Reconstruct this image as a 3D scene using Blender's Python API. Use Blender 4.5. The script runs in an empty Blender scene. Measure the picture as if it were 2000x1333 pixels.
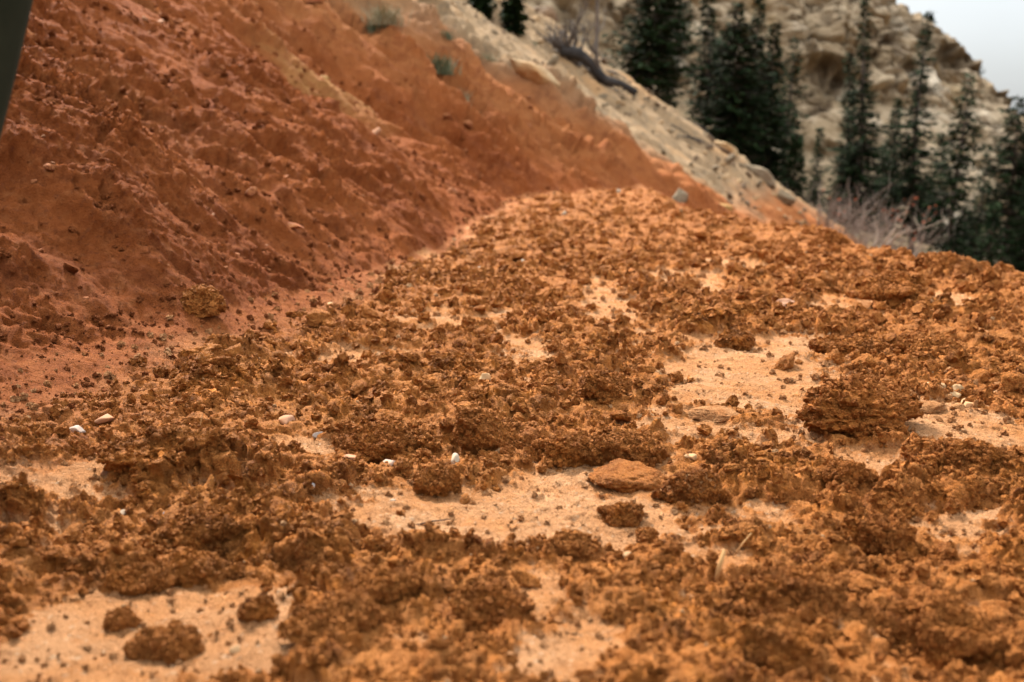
import bpy, bmesh, math, random
import numpy as np
from mathutils import Vector, Matrix

# ------------------------------------------------------------------ scene, camera, light
S = bpy.context.scene
COL = S.collection
PITCH = math.radians(11.8)
CAMH = 0.42
FPX = 2000 * 35 / 36.0
cd = bpy.data.cameras.new('camera')
cam = bpy.data.objects.new('camera', cd)
COL.objects.link(cam)
cam.location = (0, 0, CAMH)
cam.rotation_euler = (math.radians(90) - PITCH, 0, 0)
cd.lens = 35
cd.sensor_width = 36
cd.clip_start = 0.02
cd.clip_end = 2000
cd.dof.use_dof = True
cd.dof.focus_distance = 1.48
cd.dof.aperture_fstop = 5.0
S.camera = cam

SUN_EL, SUN_AZ = math.radians(42), math.radians(-24)      # azimuth from +Y towards +X (beyond the scene, a little left)
w = bpy.data.worlds.new('World')
S.world = w
w.use_nodes = True
nt = w.node_tree
nt.nodes.clear()
out = nt.nodes.new('ShaderNodeOutputWorld')
bg = nt.nodes.new('ShaderNodeBackground')
bg.inputs['Strength'].default_value = 0.055
sky = nt.nodes.new('ShaderNodeTexSky')
sky.sky_type = 'NISHITA'
sky.sun_disc = False
sky.sun_elevation = SUN_EL
sky.sun_rotation = SUN_AZ
sky.dust_density = 3.0
tc = nt.nodes.new('ShaderNodeTexCoord')
sep = nt.nodes.new('ShaderNodeSeparateXYZ')
nt.links.new(tc.outputs['Generated'], sep.inputs[0])
mr = nt.nodes.new('ShaderNodeMapRange')                     # standard overcast sky: zenith about 2.6 x horizon
mr.inputs['From Min'].default_value = 0.0
mr.inputs['From Max'].default_value = 1.0
mr.inputs['To Min'].default_value = 1.3
mr.inputs['To Max'].default_value = 8.6
nt.links.new(sep.outputs['Z'], mr.inputs['Value'])
cn = nt.nodes.new('ShaderNodeTexNoise')
cn.inputs['Scale'].default_value = 2.2
cn.inputs['Detail'].default_value = 5
cmap = nt.nodes.new('ShaderNodeMapping')
cmap.inputs['Scale'].default_value = (1, 1, 3.0)
nt.links.new(tc.outputs['Generated'], cmap.inputs[0])
nt.links.new(cmap.outputs[0], cn.inputs['Vector'])
cmr = nt.nodes.new('ShaderNodeMapRange')
cmr.inputs['From Min'].default_value = 0.3
cmr.inputs['From Max'].default_value = 0.7
cmr.inputs['To Min'].default_value = 0.88
cmr.inputs['To Max'].default_value = 1.10
nt.links.new(cn.outputs['Fac'], cmr.inputs['Value'])
mul = nt.nodes.new('ShaderNodeMath')
mul.operation = 'MULTIPLY'
nt.links.new(mr.outputs[0], mul.inputs[0])
nt.links.new(cmr.outputs[0], mul.inputs[1])
gray = nt.nodes.new('ShaderNodeVectorMath')
gray.operation = 'SCALE'
gray.inputs[0].default_value = (0.95, 1.0, 1.03)
nt.links.new(mul.outputs[0], gray.inputs['Scale'])
mx = nt.nodes.new('ShaderNodeMix')
mx.data_type = 'RGBA'
mx.inputs['Factor'].default_value = 0.93
nt.links.new(sky.outputs[0], mx.inputs['A'])
nt.links.new(gray.outputs[0], mx.inputs['B'])
nt.links.new(mx.outputs['Result'], bg.inputs['Color'])
nt.links.new(bg.outputs[0], out.inputs['Surface'])

ld = bpy.data.lights.new('sun', 'SUN')
ld.energy = 1.5
ld.angle = math.radians(11)
ld.color = (1.0, 0.95, 0.87)
sun = bpy.data.objects.new('sun', ld)
COL.objects.link(sun)
sd = Vector((math.sin(SUN_AZ) * math.cos(SUN_EL), math.cos(SUN_AZ) * math.cos(SUN_EL), math.sin(SUN_EL)))
sun.rotation_euler = sd.to_track_quat('Z', 'Y').to_euler()
sun.location = (10, 20, 40)

S.view_settings.view_transform = 'Standard'
S.view_settings.look = 'None'
S.view_settings.exposure = 2.9
S.view_settings.gamma = 1.0
S.view_settings.use_curve_mapping = False
S.render.engine = 'CYCLES'
S.cycles.use_denoising = True
S.cycles.max_bounces = 6
S.cycles.diffuse_bounces = 4
S.cycles.use_adaptive_sampling = False

# ------------------------------------------------------------------ noise
_r = np.random.RandomState(7)
NP_ = 4096
PERM = _r.permutation(NP_).astype(np.int64)
ang = _r.rand(NP_) * 2 * np.pi
G2 = np.stack([np.cos(ang), np.sin(ang)], 1)
g3 = _r.randn(NP_, 3)
G3 = g3 / np.linalg.norm(g3, axis=1, keepdims=True)
RND = _r.rand(NP_, 4)


def h2(i, j, s=0):
    return PERM[(PERM[(i + s * 131) & 4095] + j + s * 57) & 4095]


def h3(i, j, k, s=0):
    return PERM[(PERM[(PERM[(i + s * 131) & 4095] + j) & 4095] + k + s * 57) & 4095]


def fade(t):
    return t * t * t * (t * (t * 6 - 15) + 10)


def perlin2(x, y, s=0):
    xi = np.floor(x).astype(np.int64)
    yi = np.floor(y).astype(np.int64)
    xf = x - xi
    yf = y - yi
    u, v = fade(xf), fade(yf)

    def g(a, b):
        gr = G2[h2(xi + a, yi + b, s)]
        return gr[..., 0] * (xf - a) + gr[..., 1] * (yf - b)
    n0 = g(0, 0) * (1 - u) + g(1, 0) * u
    n1 = g(0, 1) * (1 - u) + g(1, 1) * u
    return (n0 * (1 - v) + n1 * v) * 1.5


def fbm2(x, y, o=4, s=0, gain=0.5, ridge=False):
    a, f, t, n = 1.0, 1.0, 0.0, 0.0
    for k in range(o):
        p = perlin2(x * f + 17.3 * k, y * f - 9.1 * k, s + k)
        if ridge:
            p = 1 - 2 * np.abs(p)
        t = t + a * p
        n += a
        a *= gain
        f *= 2.07
    return t / n


def perlin3(p, s=0):
    i = np.floor(p).astype(np.int64)
    f = p - i
    w_ = fade(f)
    r = 0
    for a in (0, 1):
        for b in (0, 1):
            for c in (0, 1):
                gr = G3[h3(i[:, 0] + a, i[:, 1] + b, i[:, 2] + c, s)]
                d = (gr * (f - np.array([a, b, c]))).sum(1)
                wt = (w_[:, 0] if a else 1 - w_[:, 0]) * (w_[:, 1] if b else 1 - w_[:, 1]) * (w_[:, 2] if c else 1 - w_[:, 2])
                r = r + d * wt
    return r * 1.5


def fbm3(p, o=3, s=0):
    t, a, n = 0, 1.0, 0
    for k in range(o):
        t = t + a * perlin3(p * (2.03 ** k) + 11.7 * k, s + k)
        n += a
        a *= 0.5
    return t / n


def domes2(x, y, s, prob):
    """Rounded lumps of random size on a jittered grid; returns the tallest lump at each point (0..1)."""
    xi = np.floor(x).astype(np.int64)
    yi = np.floor(y).astype(np.int64)
    best = np.zeros_like(x)
    for a in (-1, 0, 1):
        for b in (-1, 0, 1):
            r = RND[h2(xi + a, yi + b, s)]
            dx = xi + a + r[..., 0] - x
            dy = yi + b + r[..., 1] - y
            rad = 0.38 + 0.5 * r[..., 3]
            q = 1 - (dx * dx + dy * dy) / (rad * rad)
            v = np.sqrt(np.clip(q, 0, 1)) * (0.45 + 0.55 * r[..., 3]) * (r[..., 2] < prob)
            best = np.maximum(best, v)
    return best


def blocks2(x, y, s, prob=.6, tilt=1.1):
    """broken angular blocks: each cell a tilted flat face, with a gap between neighbours"""
    xi = np.floor(x).astype(np.int64)
    yi = np.floor(y).astype(np.int64)
    f1 = np.full_like(x, 9.0)
    f2 = np.full_like(x, 9.0)
    val = np.zeros_like(x)
    for a in (-1, 0, 1):
        for b in (-1, 0, 1):
            h = h2(xi + a, yi + b, s)
            r = RND[h]
            q = RND[(h + 977) & 4095]
            dx = x - (xi + a + r[..., 0])
            dy = y - (yi + b + r[..., 1])
            d = np.sqrt(dx * dx + dy * dy)
            v = (.35 + .65 * r[..., 3] + tilt * ((q[..., 0] - .5) * dx + (q[..., 1] - .62) * dy) * 1.6) * (r[..., 2] < prob)
            near = d < f1
            f2 = np.where(near, f1, np.minimum(f2, d))
            val = np.where(near, v, val)
            f1 = np.where(near, d, f1)
    g = sstep(.02, .16, f2 - f1)
    return np.clip(val, 0, 1.4) * g - .35 * (1 - g)


def domes3(p, s):
    i = np.floor(p).astype(np.int64)
    best = np.zeros(len(p))
    for a in (-1, 0, 1):
        for b in (-1, 0, 1):
            for c in (-1, 0, 1):
                r = RND[h3(i[:, 0] + a, i[:, 1] + b, i[:, 2] + c, s)]
                d = i + np.array([a, b, c]) + r[:, :3] - p
                rad = 0.4 + 0.5 * r[:, 3]
                q = 1 - (d * d).sum(1) / (rad * rad)
                best = np.maximum(best, np.sqrt(np.clip(q, 0, 1)) * (0.4 + 0.6 * r[:, 3]))
    return best


def sstep(a, b, x):
    t = np.clip((x - a) / (b - a), 0, 1)
    return t * t * (3 - 2 * t)


def smax(a, b, k):
    d = a - b
    return 0.5 * (a + b + np.sqrt(d * d + k * k))


# ------------------------------------------------------------------ the lie of the land
CP, SP = math.cos(PITCH), math.sin(PITCH)


def ray(px, py):
    u, v = (px - 1000) / FPX, (666.5 - py) / FPX
    return np.array([u, CP + v * SP, -SP + v * CP])


def at(px, py, z=0.0):
    d = ray(px, py)
    t = (z - CAMH) / d[2]
    return d[0] * t, d[1] * t


TOE = np.array([(-6, -1.6), (0, -1.0), (1.0, -.86), (1.4, -.75), (2.2, -.46), (3.5, -.26), (5, -.10), (6.3, 0.0), (6.9, .38), (7.5, .95),
                (8.3, 1.35), (9.2, 1.58), (10.1, 1.72), (10.9, 1.80), (11.6, 1.86), (12.6, 2.28), (13.3, 2.32), (14.2, 2.45), (15.5, 3.3),
                (16.6, 3.80), (17.4, 3.80), (18.5, 3.3), (21, 2.6), (26, 2.0), (60, 2.0)])
EDGE = np.array([(-6, 2.0), (0, 1.78), (2, 1.60), (2.83, 1.44), (4.17, 1.26), (4.6, 1.17), (5.25, 1.07), (5.7, .96), (6.5, .93), (7.35, .98), (9, 1.0), (60, 1.0)])
_yy = np.linspace(-6, 60, 6601)


def smooth_tab(tab, wdt):
    v = np.interp(_yy, tab[:, 0], tab[:, 1])
    k = np.hanning(2 * wdt + 1)
    return np.convolve(np.pad(v, wdt, mode='edge'), k / k.sum(), 'valid')


TOEV, EDGEV = smooth_tab(TOE, 30), smooth_tab(EDGE, 60)

# pale, trodden patches of the trail where no churned mud lies: (px, py, rx, ry) marks on the flat trail
PATCH = [(960, 1015, 280, 62, 1.2), (1130, 960, 190, 40, 1.0), (1250, 1040, 130, 40, .8), (1470, 745, 150, 70, 1.15), (1420, 790, 120, 32, 1.0),
         (1560, 690, 120, 30, .9), (330, 1230, 240, 75, 1.15), (180, 1320, 200, 70, 1.15), (460, 1290, 120, 60, 1.0), (1900, 860, 130, 55, 1.0),
         (1690, 925, 90, 28, 1.0), (1060, 1180, 40, 60, .9), (1110, 1290, 90, 70, .9), (1180, 600, 60, 40, .9), (1030, 690, 60, 28, .8),
         (1340, 555, 90, 22, .8), (1440, 520, 70, 18, .8), (110, 1000, 110, 40, .55), (40, 1090, 90, 30, .6), (1330, 840, 110, 28, .8),
         (900, 640, 90, 22, .5), (1880, 595, 70, 20, .9), (600, 900, 70, 22, .7), (1500, 870, 80, 20, .6), (1880, 1040, 90, 30, .7), (1380, 1090, 70, 30, .8),
         (1480, 1010, 60, 20, .5), (700, 720, 80, 20, .5), (1250, 690, 60, 18, .6), (470, 985, 60, 18, .6), (1650, 600, 60, 14, .6)]
PW = []
for px, py, rx, ry, wt in PATCH:
    cx, cy = at(px, py)
    _, y0 = at(px, py + ry)
    _, y1 = at(px, py - ry)
    PW.append((cx, cy, rx * cy / FPX, max(0.5 * (y1 - y0), .02), wt * (.72 if wt < .95 else 1)))


def base_height(x, y):
    X = np.interp(y, _yy, TOEV)
    E = np.interp(y, _yy, EDGEV)
    wob = 0.10 * perlin2(y / .55, y * 0 + 3.3, 40) + .05 * perlin2(y / .2, y * 0 + 1.3, 41)
    E = E + wob
    X = X + 0.06 * fbm2(x / .5, y / .5, 2, 44)
    d = x - E
    trail = -0.62 * (0.5 * (d + np.sqrt(d * d + .05 ** 2))) + 0.03
    trail = np.minimum(trail, 0.012 + 0.0 * x) - 0.012
    steep = 0.67 + 0.14 * sstep(.0, 1.2, 6.5 - y) * sstep(1.1, 0, X - x)
    hill = steep * (X - x)
    far = 2.5 - 0.38 * x + 1.0 * fbm2(x / 9, y / 9, 3, 45) - .5 - 2.6 * np.exp(-((y - 23) / 6.5) ** 2) - .16 * np.clip(x - 5, 0, 30) * np.exp(-((y - 23) / 6.5) ** 2)
    k = sstep(17.5, 23.0, y)
    hill = hill * (1 - k) + far * k
    z = smax(trail, hill, 0.05 + .11 * sstep(3.5, 1.8, y))
    onhill = sstep(-.03, .05, hill - trail)
    return z, onhill, hill - trail, d


def masks(x, y):
    p = np.zeros_like(x) - 1.0
    for cx, cy, rx, ry, wt in PW:
        q = wt * (1 - ((x - cx) / rx) ** 2 * .7 - ((y - cy) / ry) ** 2 * .7)
        p = np.maximum(p, q)
    p = np.clip(p, -0.5, 1)
    n = fbm2(x / .26, y / .20, 6, 60, .66)
    n2 = fbm2(x / .055, y / .045, 4, 66, .65)
    m = 0.06 - .85 * p + .85 * n + 1.25 * n2
    return m, p


LOD_S = [(.19, .022, .45, 1.5), (.095, .012, .45, 1), (.047, .0080, .45, 1), (.024, .0055, .50, 1), (.013, .0040, .55, 1), (.0075, .0030, .75, 1)]


def relief(x, y, zb, hillm, up, d):
    """height over the smooth land, and masks"""
    m, patch = masks(x, y)
    foot = sstep(-.0 - .03 * sstep(3, 2, y), -.07 - .10 * sstep(3, 2, y), up + .05 * fbm2(x / .12, y / .12, 3, 68))
    soft = sstep(-.30, .50, m) * foot
    mud = sstep(-.25, .36, m) * foot
    r = np.hypot(x, y)
    wx = x + .022 * fbm2(x / .06, y / .06, 3, 70) + .007 * fbm2(x / .014, y / .014, 2, 71)
    wy = y + .022 * fbm2(x / .06 + 9, y / .06, 3, 72) + .007 * fbm2(x / .014 + 5, y / .014, 2, 73)
    clump = sstep(-.25, .45, fbm2(x / .30, y / .30, 3, 75))
    smear = sstep(-.14, .16, fbm2(x / .13 + .02 * y, y / .10, 4, 77))
    tr = np.zeros_like(x)
    for i, (s, a, pr, po) in enumerate(LOD_S):
        sel = r < (60 if s > .05 else s * 330)
        if not sel.any():
            continue
        dm = domes2(wx[sel] / s, wy[sel] / s, 80 + i, pr) ** po
        pal = .05 if s > .03 else .26
        msk = soft[sel] if s > .03 else mud[sel]
        mod = (.45 + .75 * clump[sel]) if s > .03 else (1 - .75 * smear[sel])
        tr[sel] += a * dm * (pal + (1 - pal) * msk) * mod
    rg_ = fbm2(wx / .05, wy / .05, 5, 90, .68)
    tr += (.013 * rg_ - .006 * np.abs(perlin2(wx / .018, wy / .018, 96))) * (.06 + .94 * soft) * (1 - .55 * smear)
    tr += .004 * soft
    sb = soft * (.4 + .6 * clump) * (1 - .40 * smear)
    tr += .017 * blocks2(wx / .13 + .25 * rg_, wy / .11, 190, .42) * sb
    sel = r < 6
    tr[sel] += (.0125 * blocks2(wx[sel] / .062, wy[sel] / .055, 191, .5) * sb[sel])
    sel = r < 3.2
    tr[sel] += (.0075 * blocks2(wx[sel] / .030, wy[sel] / .027, 192, .55) * (.25 + .75 * sb[sel]))
    hol = domes2(wx / .10, wy / .07, 97, .30) * .013 + domes2(wx / .05, wy / .04, 98, .30) * .011
    tr -= hol * soft * (1 - .5 * smear)
    tr += .022 * fbm2(x / .8, y / .8, 2, 92) + .012 * fbm2(x / .25, y / .25, 3, 93)
    tr += .0016 * fbm2(x / .012, y / .012, 2, 94) + .0055 * fbm2(x / .06, y / .045, 4, 95, .6)
    # hillside: gullies down the fall line, pits, crumbs
    flow = x * .30 + y * .95
    fall = x * .95 - y * .30
    hl = .125 * fbm2(flow / .50, fall / 1.5, 4, 100, .52) + .045 * fbm2(flow / .15, fall / .5, 4, 104, .6) + .05 * fbm2(x / .45, y / .45, 3, 105)
    lump_ = np.zeros_like(x)
    for i, (s, a, pr) in enumerate([(.28, .020, .35), (.13, .013, .40), (.06, .011, .45), (.028, .0062, .5), (.013, .0034, .6)]):
        sel = r < s * 110
        dm = np.zeros_like(x)
        dm[sel] = domes2((wx[sel] * .95 + wy[sel] * .1) / s, wy[sel] / s, 110 + i, pr) ** (1.6 if s > .05 else 1)
        lump_ += a * dm
    for i, (s, a, pr) in enumerate([(.34, .018, .45), (.16, .012, .45), (.075, .0105, .45), (.036, .006, .5)]):
        sel = r < s * 110
        dm = np.zeros_like(x)
        dm[sel] = blocks2(wx[sel] / s, (wy[sel] + .25 * wx[sel]) / (s * .8), 195 + i, pr, 1.3)
        lump_ += a * dm
    rgh = .40 + 1.0 * sstep(-.3, .4, fbm2(x / .7, y / .7, 3, 120))
    hl += lump_ * rgh / (1 + .8 * sstep(7, 11, y))
    pit = domes2(wx / .16, wy / .10, 130, .30) * .036
    for s, a, sd, pr in ((.07, .024, 131, .36), (.032, .013, 132, .35)):
        sel = r < s * 75
        pit[sel] += a * domes2(wx[sel] / s, wy[sel] / (s * .8), sd, pr)
    hl -= pit * rgh * (1 - .6 * sstep(7, 11, y))
    fq = np.clip(r / 2.2, 1, 3.5)
    fine = (.024 * fbm2(x / .09, y / .09, 3, 133, .6) + .010 * fbm2(x / .02, y / .02, 2, 137) * sstep(3.2, 1.8, r)) * rgh
    amp = np.clip(.50 + up * 1.6, .50, 1.0)
    faramp = 1 + .9 * sstep(4, 8, y) - .7 * sstep(8.5, 11, y)
    hl = hl * amp * faramp + fine * amp * (1 - .4 * sstep(6, 10, y))
    side = sstep(.05, .35, d)
    z = tr * (1 - hillm) + hl * hillm
    return z, mud, smear


def land(x, y):
    x = np.atleast_1d(np.asarray(x, float))
    y = np.atleast_1d(np.asarray(y, float))
    zb, hm, up, d = base_height(x, y)
    z, mud, patch = relief(x, y, zb, hm, up, d)
    return zb + z, mud, hm


def raycast(px, py, tmax=45):
    d = ray(px, py)
    t = np.concatenate([np.linspace(.5, 20, 4000), np.linspace(20, tmax, 800)])
    z, _, _, _ = base_height(d[0] * t, d[1] * t)
    hit = np.nonzero(CAMH + d[2] * t < z)[0]
    k = hit[0] if len(hit) else len(t) - 1
    return d[0] * t[k], d[1] * t[k], z[k], t[k]


# ------------------------------------------------------------------ object helpers
def mesh_np(name, v, f, smooth=True):
    me = bpy.data.meshes.new(name)
    v = np.asarray(v, np.float32)
    me.vertices.add(len(v))
    me.vertices.foreach_set('co', v.ravel())
    if len(f) == 0:
        me.update()
        return me
    if isinstance(f, np.ndarray):
        n = f.shape[1]
        me.loops.add(f.size)
        me.loops.foreach_set('vertex_index', f.astype(np.int32).ravel())
        me.polygons.add(len(f))
        me.polygons.foreach_set('loop_start', np.arange(0, f.size, n, dtype=np.int32))
        me.polygons.foreach_set('loop_total', np.full(len(f), n, np.int32))
    else:
        tot = np.array([len(q) for q in f], np.int32)
        idx = np.array([i for q in f for i in q], np.int32)
        me.loops.add(len(idx))
        me.loops.foreach_set('vertex_index', idx)
        me.polygons.add(len(f))
        me.polygons.foreach_set('loop_start', np.concatenate([[0], np.cumsum(tot)[:-1]]).astype(np.int32))
        me.polygons.foreach_set('loop_total', tot)
    me.polygons.foreach_set('use_smooth', np.full(len(me.polygons), smooth))
    me.update(calc_edges=True)
    return me


def attr(me, name, val):
    a = me.attributes.new(name, 'FLOAT', 'POINT')
    a.data.foreach_set('value', np.asarray(val, np.float32))


def link(name, me, mat=None, parent=None, loc=(0, 0, 0)):
    o = bpy.data.objects.new(name, me)
    COL.objects.link(o)
    o.location = loc
    if mat and me is not None and not me.materials:
        me.materials.append(mat)
    if parent:
        o.parent = parent
    return o


def tag(o, label=None, cat=None, group=None, kind=None):
    if label:
        o['label'] = label
    if cat:
        o['category'] = cat
    if group:
        o['group'] = group
    if kind:
        o['kind'] = kind
    return o


def empty(name, loc, rz=0):
    o = bpy.data.objects.new(name, None)
    COL.objects.link(o)
    o.location = loc
    o.rotation_euler = (0, 0, rz)
    o.empty_display_size = .1
    return o


def tube(pts, radii, n=8, cap=True, seed=0, rough=0.0):
    """round limb along pts"""
    rg = random.Random(seed)
    V, F = [], []
    pts = [Vector(p) for p in pts]
    a = None
    for i, p in enumerate(pts):
        t = (pts[min(i + 1, len(pts) - 1)] - pts[max(i - 1, 0)]).normalized()
        if a is None:
            a = t.orthogonal().normalized()
        a = (a - t * a.dot(t)).normalized()
        b = t.cross(a)
        for k in range(n):
            th = 2 * math.pi * k / n
            rr = radii[i] * (1 + rough * (rg.random() * 2 - 1))
            V.append(p + (a * math.cos(th) + b * math.sin(th)) * rr)
    for i in range(len(pts) - 1):
        for k in range(n):
            F.append((i * n + k, i * n + (k + 1) % n, (i + 1) * n + (k + 1) % n, (i + 1) * n + k))
    if cap:
        F.append(tuple(range(n))[::-1])
        F.append(tuple((len(pts) - 1) * n + k for k in range(n)))
    return V, F


class MB:
    def __init__(self):
        self.v, self.f = [], []

    def add(self, vf):
        n = len(self.v)
        self.v += [tuple(p) for p in vf[0]]
        self.f += [tuple(i + n for i in q) for q in vf[1]]

    def build(self, name, mat, parent=None, smooth=True, loc=(0, 0, 0)):
        return link(name, mesh_np(name, np.array(self.v), self.f, smooth), mat, parent, loc)


# ------------------------------------------------------------------ materials
class NT:
    def __init__(self, name):
        self.m = bpy.data.materials.new(name)
        self.m.use_nodes = True
        self.t = self.m.node_tree
        self.b = self.t.nodes['Principled BSDF']
        self.geo = self.t.nodes.new('ShaderNodeNewGeometry')
        self.oi = self.t.nodes.new('ShaderNodeObjectInfo')
        self.tc = self.t.nodes.new('ShaderNodeTexCoord')
        self.coord = self.geo.outputs['Position']

    def n(self, ty):
        return self.t.nodes.new(ty)

    def put(self, v, sock):
        if hasattr(v, 'is_linked'):
            self.t.links.new(v, sock)
        else:
            sock.default_value = v

    def noise(self, scale, detail=4, rough=.55, vec=None, out='Fac', dist=0.0):
        n = self.n('ShaderNodeTexNoise')
        n.inputs['Scale'].default_value = scale
        n.inputs['Detail'].default_value = detail
        n.inputs['Roughness'].default_value = rough
        n.inputs['Distortion'].default_value = dist
        self.t.links.new(vec or self.coord, n.inputs['Vector'])
        return n.outputs[out]

    def vor(self, scale, out='Distance', vec=None):
        n = self.n('ShaderNodeTexVoronoi')
        n.inputs['Scale'].default_value = scale
        self.t.links.new(vec or self.coord, n.inputs['Vector'])
        return n.outputs[out]

    def rng(self, v, a, b, c=0.0, d=1.0, smooth=False):
        n = self.n('ShaderNodeMapRange')
        if smooth:
            n.interpolation_type = 'SMOOTHSTEP'
        self.put(v, n.inputs['Value'])
        for k, x in zip(('From Min', 'From Max', 'To Min', 'To Max'), (a, b, c, d)):
            n.inputs[k].default_value = x
        return n.outputs[0]

    def mix(self, f, a, b):
        n = self.n('ShaderNodeMix')
        n.data_type = 'RGBA'
        self.put(f, n.inputs['Factor'])
        self.put(a if hasattr(a, 'is_linked') else (*a, 1), n.inputs['A'])
        self.put(b if hasattr(b, 'is_linked') else (*b, 1), n.inputs['B'])
        return n.outputs['Result']

    def math(self, op, a, b=0.0):
        n = self.n('ShaderNodeMath')
        n.operation = op
        self.put(a, n.inputs[0])
        self.put(b, n.inputs[1])
        return n.outputs[0]

    def attr(self, name):
        n = self.n('ShaderNodeAttribute')
        n.attribute_name = name
        return n.outputs['Fac']

    def scalevec(self, sc):
        n = self.n('ShaderNodeMapping')
        n.inputs['Scale'].default_value = sc
        self.t.links.new(self.coord, n.inputs[0])
        return n.outputs[0]

    def bump(self, h, strength, dist, prev=None):
        n = self.n('ShaderNodeBump')
        n.inputs['Strength'].default_value = strength
        n.inputs['Distance'].default_value = dist
        self.t.links.new(h, n.inputs['Height'])
        if prev:
            self.t.links.new(prev, n.inputs['Normal'])
        return n.outputs[0]

    def done(self, color, rough=.85, spec=.3, normal=None):
        self.put(color if hasattr(color, 'is_linked') else (*color, 1), self.b.inputs['Base Color'])
        self.put(rough, self.b.inputs['Roughness'])
        self.put(spec, self.b.inputs['Specular IOR Level'])
        if normal:
            self.t.links.new(normal, self.b.inputs['Normal'])
        return self.m


def mud_color(n):
    big = n.rng(n.noise(5, 5), .42, .58)
    mid = n.rng(n.noise(28, 5, .6), .36, .64)
    fin = n.rng(n.noise(160, 3, .6), .35, .65)
    c = n.mix(mid, (.120, .030, .005), (.50, .162, .026))
    c = n.mix(n.math('MULTIPLY', big, .45), c, (.33, .090, .018))
    sp_ = n.n('ShaderNodeSeparateXYZ')            # mud colour turns darker brown towards the bend
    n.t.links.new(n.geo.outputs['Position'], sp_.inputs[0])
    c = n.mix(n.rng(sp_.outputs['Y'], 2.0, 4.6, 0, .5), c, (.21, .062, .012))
    c = n.mix(n.math('MULTIPLY', fin, .35), c, (.64, .275, .082))
    return c


def pale_color(n):
    a = n.rng(n.noise(7, 4), .35, .65)
    b = n.rng(n.noise(45, 4, .6), .35, .65)
    c = n.mix(a, (.55, .240, .090), (.68, .350, .165))
    c = n.mix(n.math('MULTIPLY', b, .5), c, (.42, .21, .095))
    sp = n.rng(n.vor(260, 'Color'), .80, .9)
    c = n.mix(n.math('MULTIPLY', sp, .5), c, (.62, .44, .28))
    dk = n.rng(n.vor(190, 'Color'), .12, .05)
    c = n.mix(n.math('MULTIPLY', dk, .6), c, (.25, .10, .04))
    return c


def earth_bump(n):
    b1 = n.bump(n.noise(95, 5, .7), .8, .012)
    return n.bump(n.noise(380, 3, .65), .7, .004, b1)


n = NT('trail_earth')
m_ = n.attr('mud')
brk = n.rng(n.noise(60, 4, .65), .3, .7, -.35, .35)
mm = n.rng(n.math('ADD', m_, brk), .15, .9, 0, 1)
mid_ = n.mix(n.rng(n.noise(40, 5, .65), .35, .65), (.56, .220, .065), (.43, .145, .036))
col = n.mix(n.rng(mm, 0, .45), pale_color(n), mid_)
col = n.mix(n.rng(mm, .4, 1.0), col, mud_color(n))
smr = n.attr('smear')
col = n.mix(n.math('MULTIPLY', smr, n.rng(mm, 0, 1, .38, .60)), col, n.mix(n.rng(n.noise(55, 5, .6), .35, .65), (.42, .135, .027), (.60, .240, .068)))
wash = n.attr('wash')
col = n.mix(wash, col, n.mix(n.rng(n.noise(30, 4), .35, .65), (.24, .065, .017), (.35, .107, .030)))
M_TRAIL = n.done(col, n.rng(mm, 0, 1, .9, .7), .06, earth_bump(n))

n = NT('wet_mud')
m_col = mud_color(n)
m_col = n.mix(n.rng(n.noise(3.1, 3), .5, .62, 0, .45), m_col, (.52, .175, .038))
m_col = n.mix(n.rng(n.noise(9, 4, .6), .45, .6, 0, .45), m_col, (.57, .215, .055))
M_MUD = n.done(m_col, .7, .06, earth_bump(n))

n = NT('dry_clod')
M_DRY = n.done(n.mix(n.rng(n.noise(50, 4), .35, .65), (.46, .185, .063), (.60, .30, .13)), .85, .05, earth_bump(n))

n = NT('hill_earth')
tan_, yel = n.attr('tan'), n.attr('yel')
st = n.scalevec((1.2, 3.2, 1.2))
mot = n.noise(8, 6, .7, st)
red = n.mix(n.rng(n.noise(2.2, 5, .6), .35, .65), (.195, .049, .0125), (.295, .084, .0225))
red = n.mix(n.math('MULTIPLY', n.rng(n.noise(3.5, 5, .6, st), .5, .72), .6), red, (.17, .050, .022))
red = n.mix(n.math('MULTIPLY', n.rng(n.noise(38, 5, .65), .5, .7), .5), red, (.36, .130, .045))
red = n.mix(n.math('MULTIPLY', n.rng(n.noise(70, 4, .65), .55, .72), .7), red, (.15, .045, .02))
orange = n.mix(n.rng(n.noise(4, 5, .6, st), .35, .65), (.29, .093, .028), (.39, .155, .057))
orange = n.mix(n.rng(mot, .47, .60, 0, .8), orange, (.22, .066, .022))
pale = n.mix(n.rng(n.noise(1.6, 6, .62), .35, .65), (.33, .218, .122), (.245, .157, .085))
pale = n.mix(n.rng(n.noise(9, 6, .7), .49, .62, 0, .75), pale, (.19, .135, .085))
pale = n.mix(n.rng(n.noise(1.1, 5, .65), .54, .66, 0, .5), pale, (.46, .24, .10))
c = n.mix(n.math('MULTIPLY', yel, .75), red, n.mix(n.rng(n.noise(22, 4), .35, .65), (.40, .21, .07), (.33, .14, .05)))
c = n.mix(n.rng(tan_, 0, .5, 0, 1), c, orange)
c = n.mix(n.rng(tan_, .5, 1.0, 0, 1), c, pale)
lit = n.attr('litter')
c = n.mix(n.math('MULTIPLY', lit, n.rng(n.noise(1.2, 5, .6), .38, .58, 1.0, .45)), c, n.mix(n.rng(n.noise(6, 4), .4, .6), (.045, .038, .026), (.10, .075, .045)))
M_HILL = n.done(c, .9, .04, earth_bump(n))

n = NT('slope_dirt')
M_SLOPEDIRT = n.done(n.mix(n.rng(n.noise(40, 4), .35, .65), (.19, .052, .015), (.30, .095, .030)), .9, .04, earth_bump(n))

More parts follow.
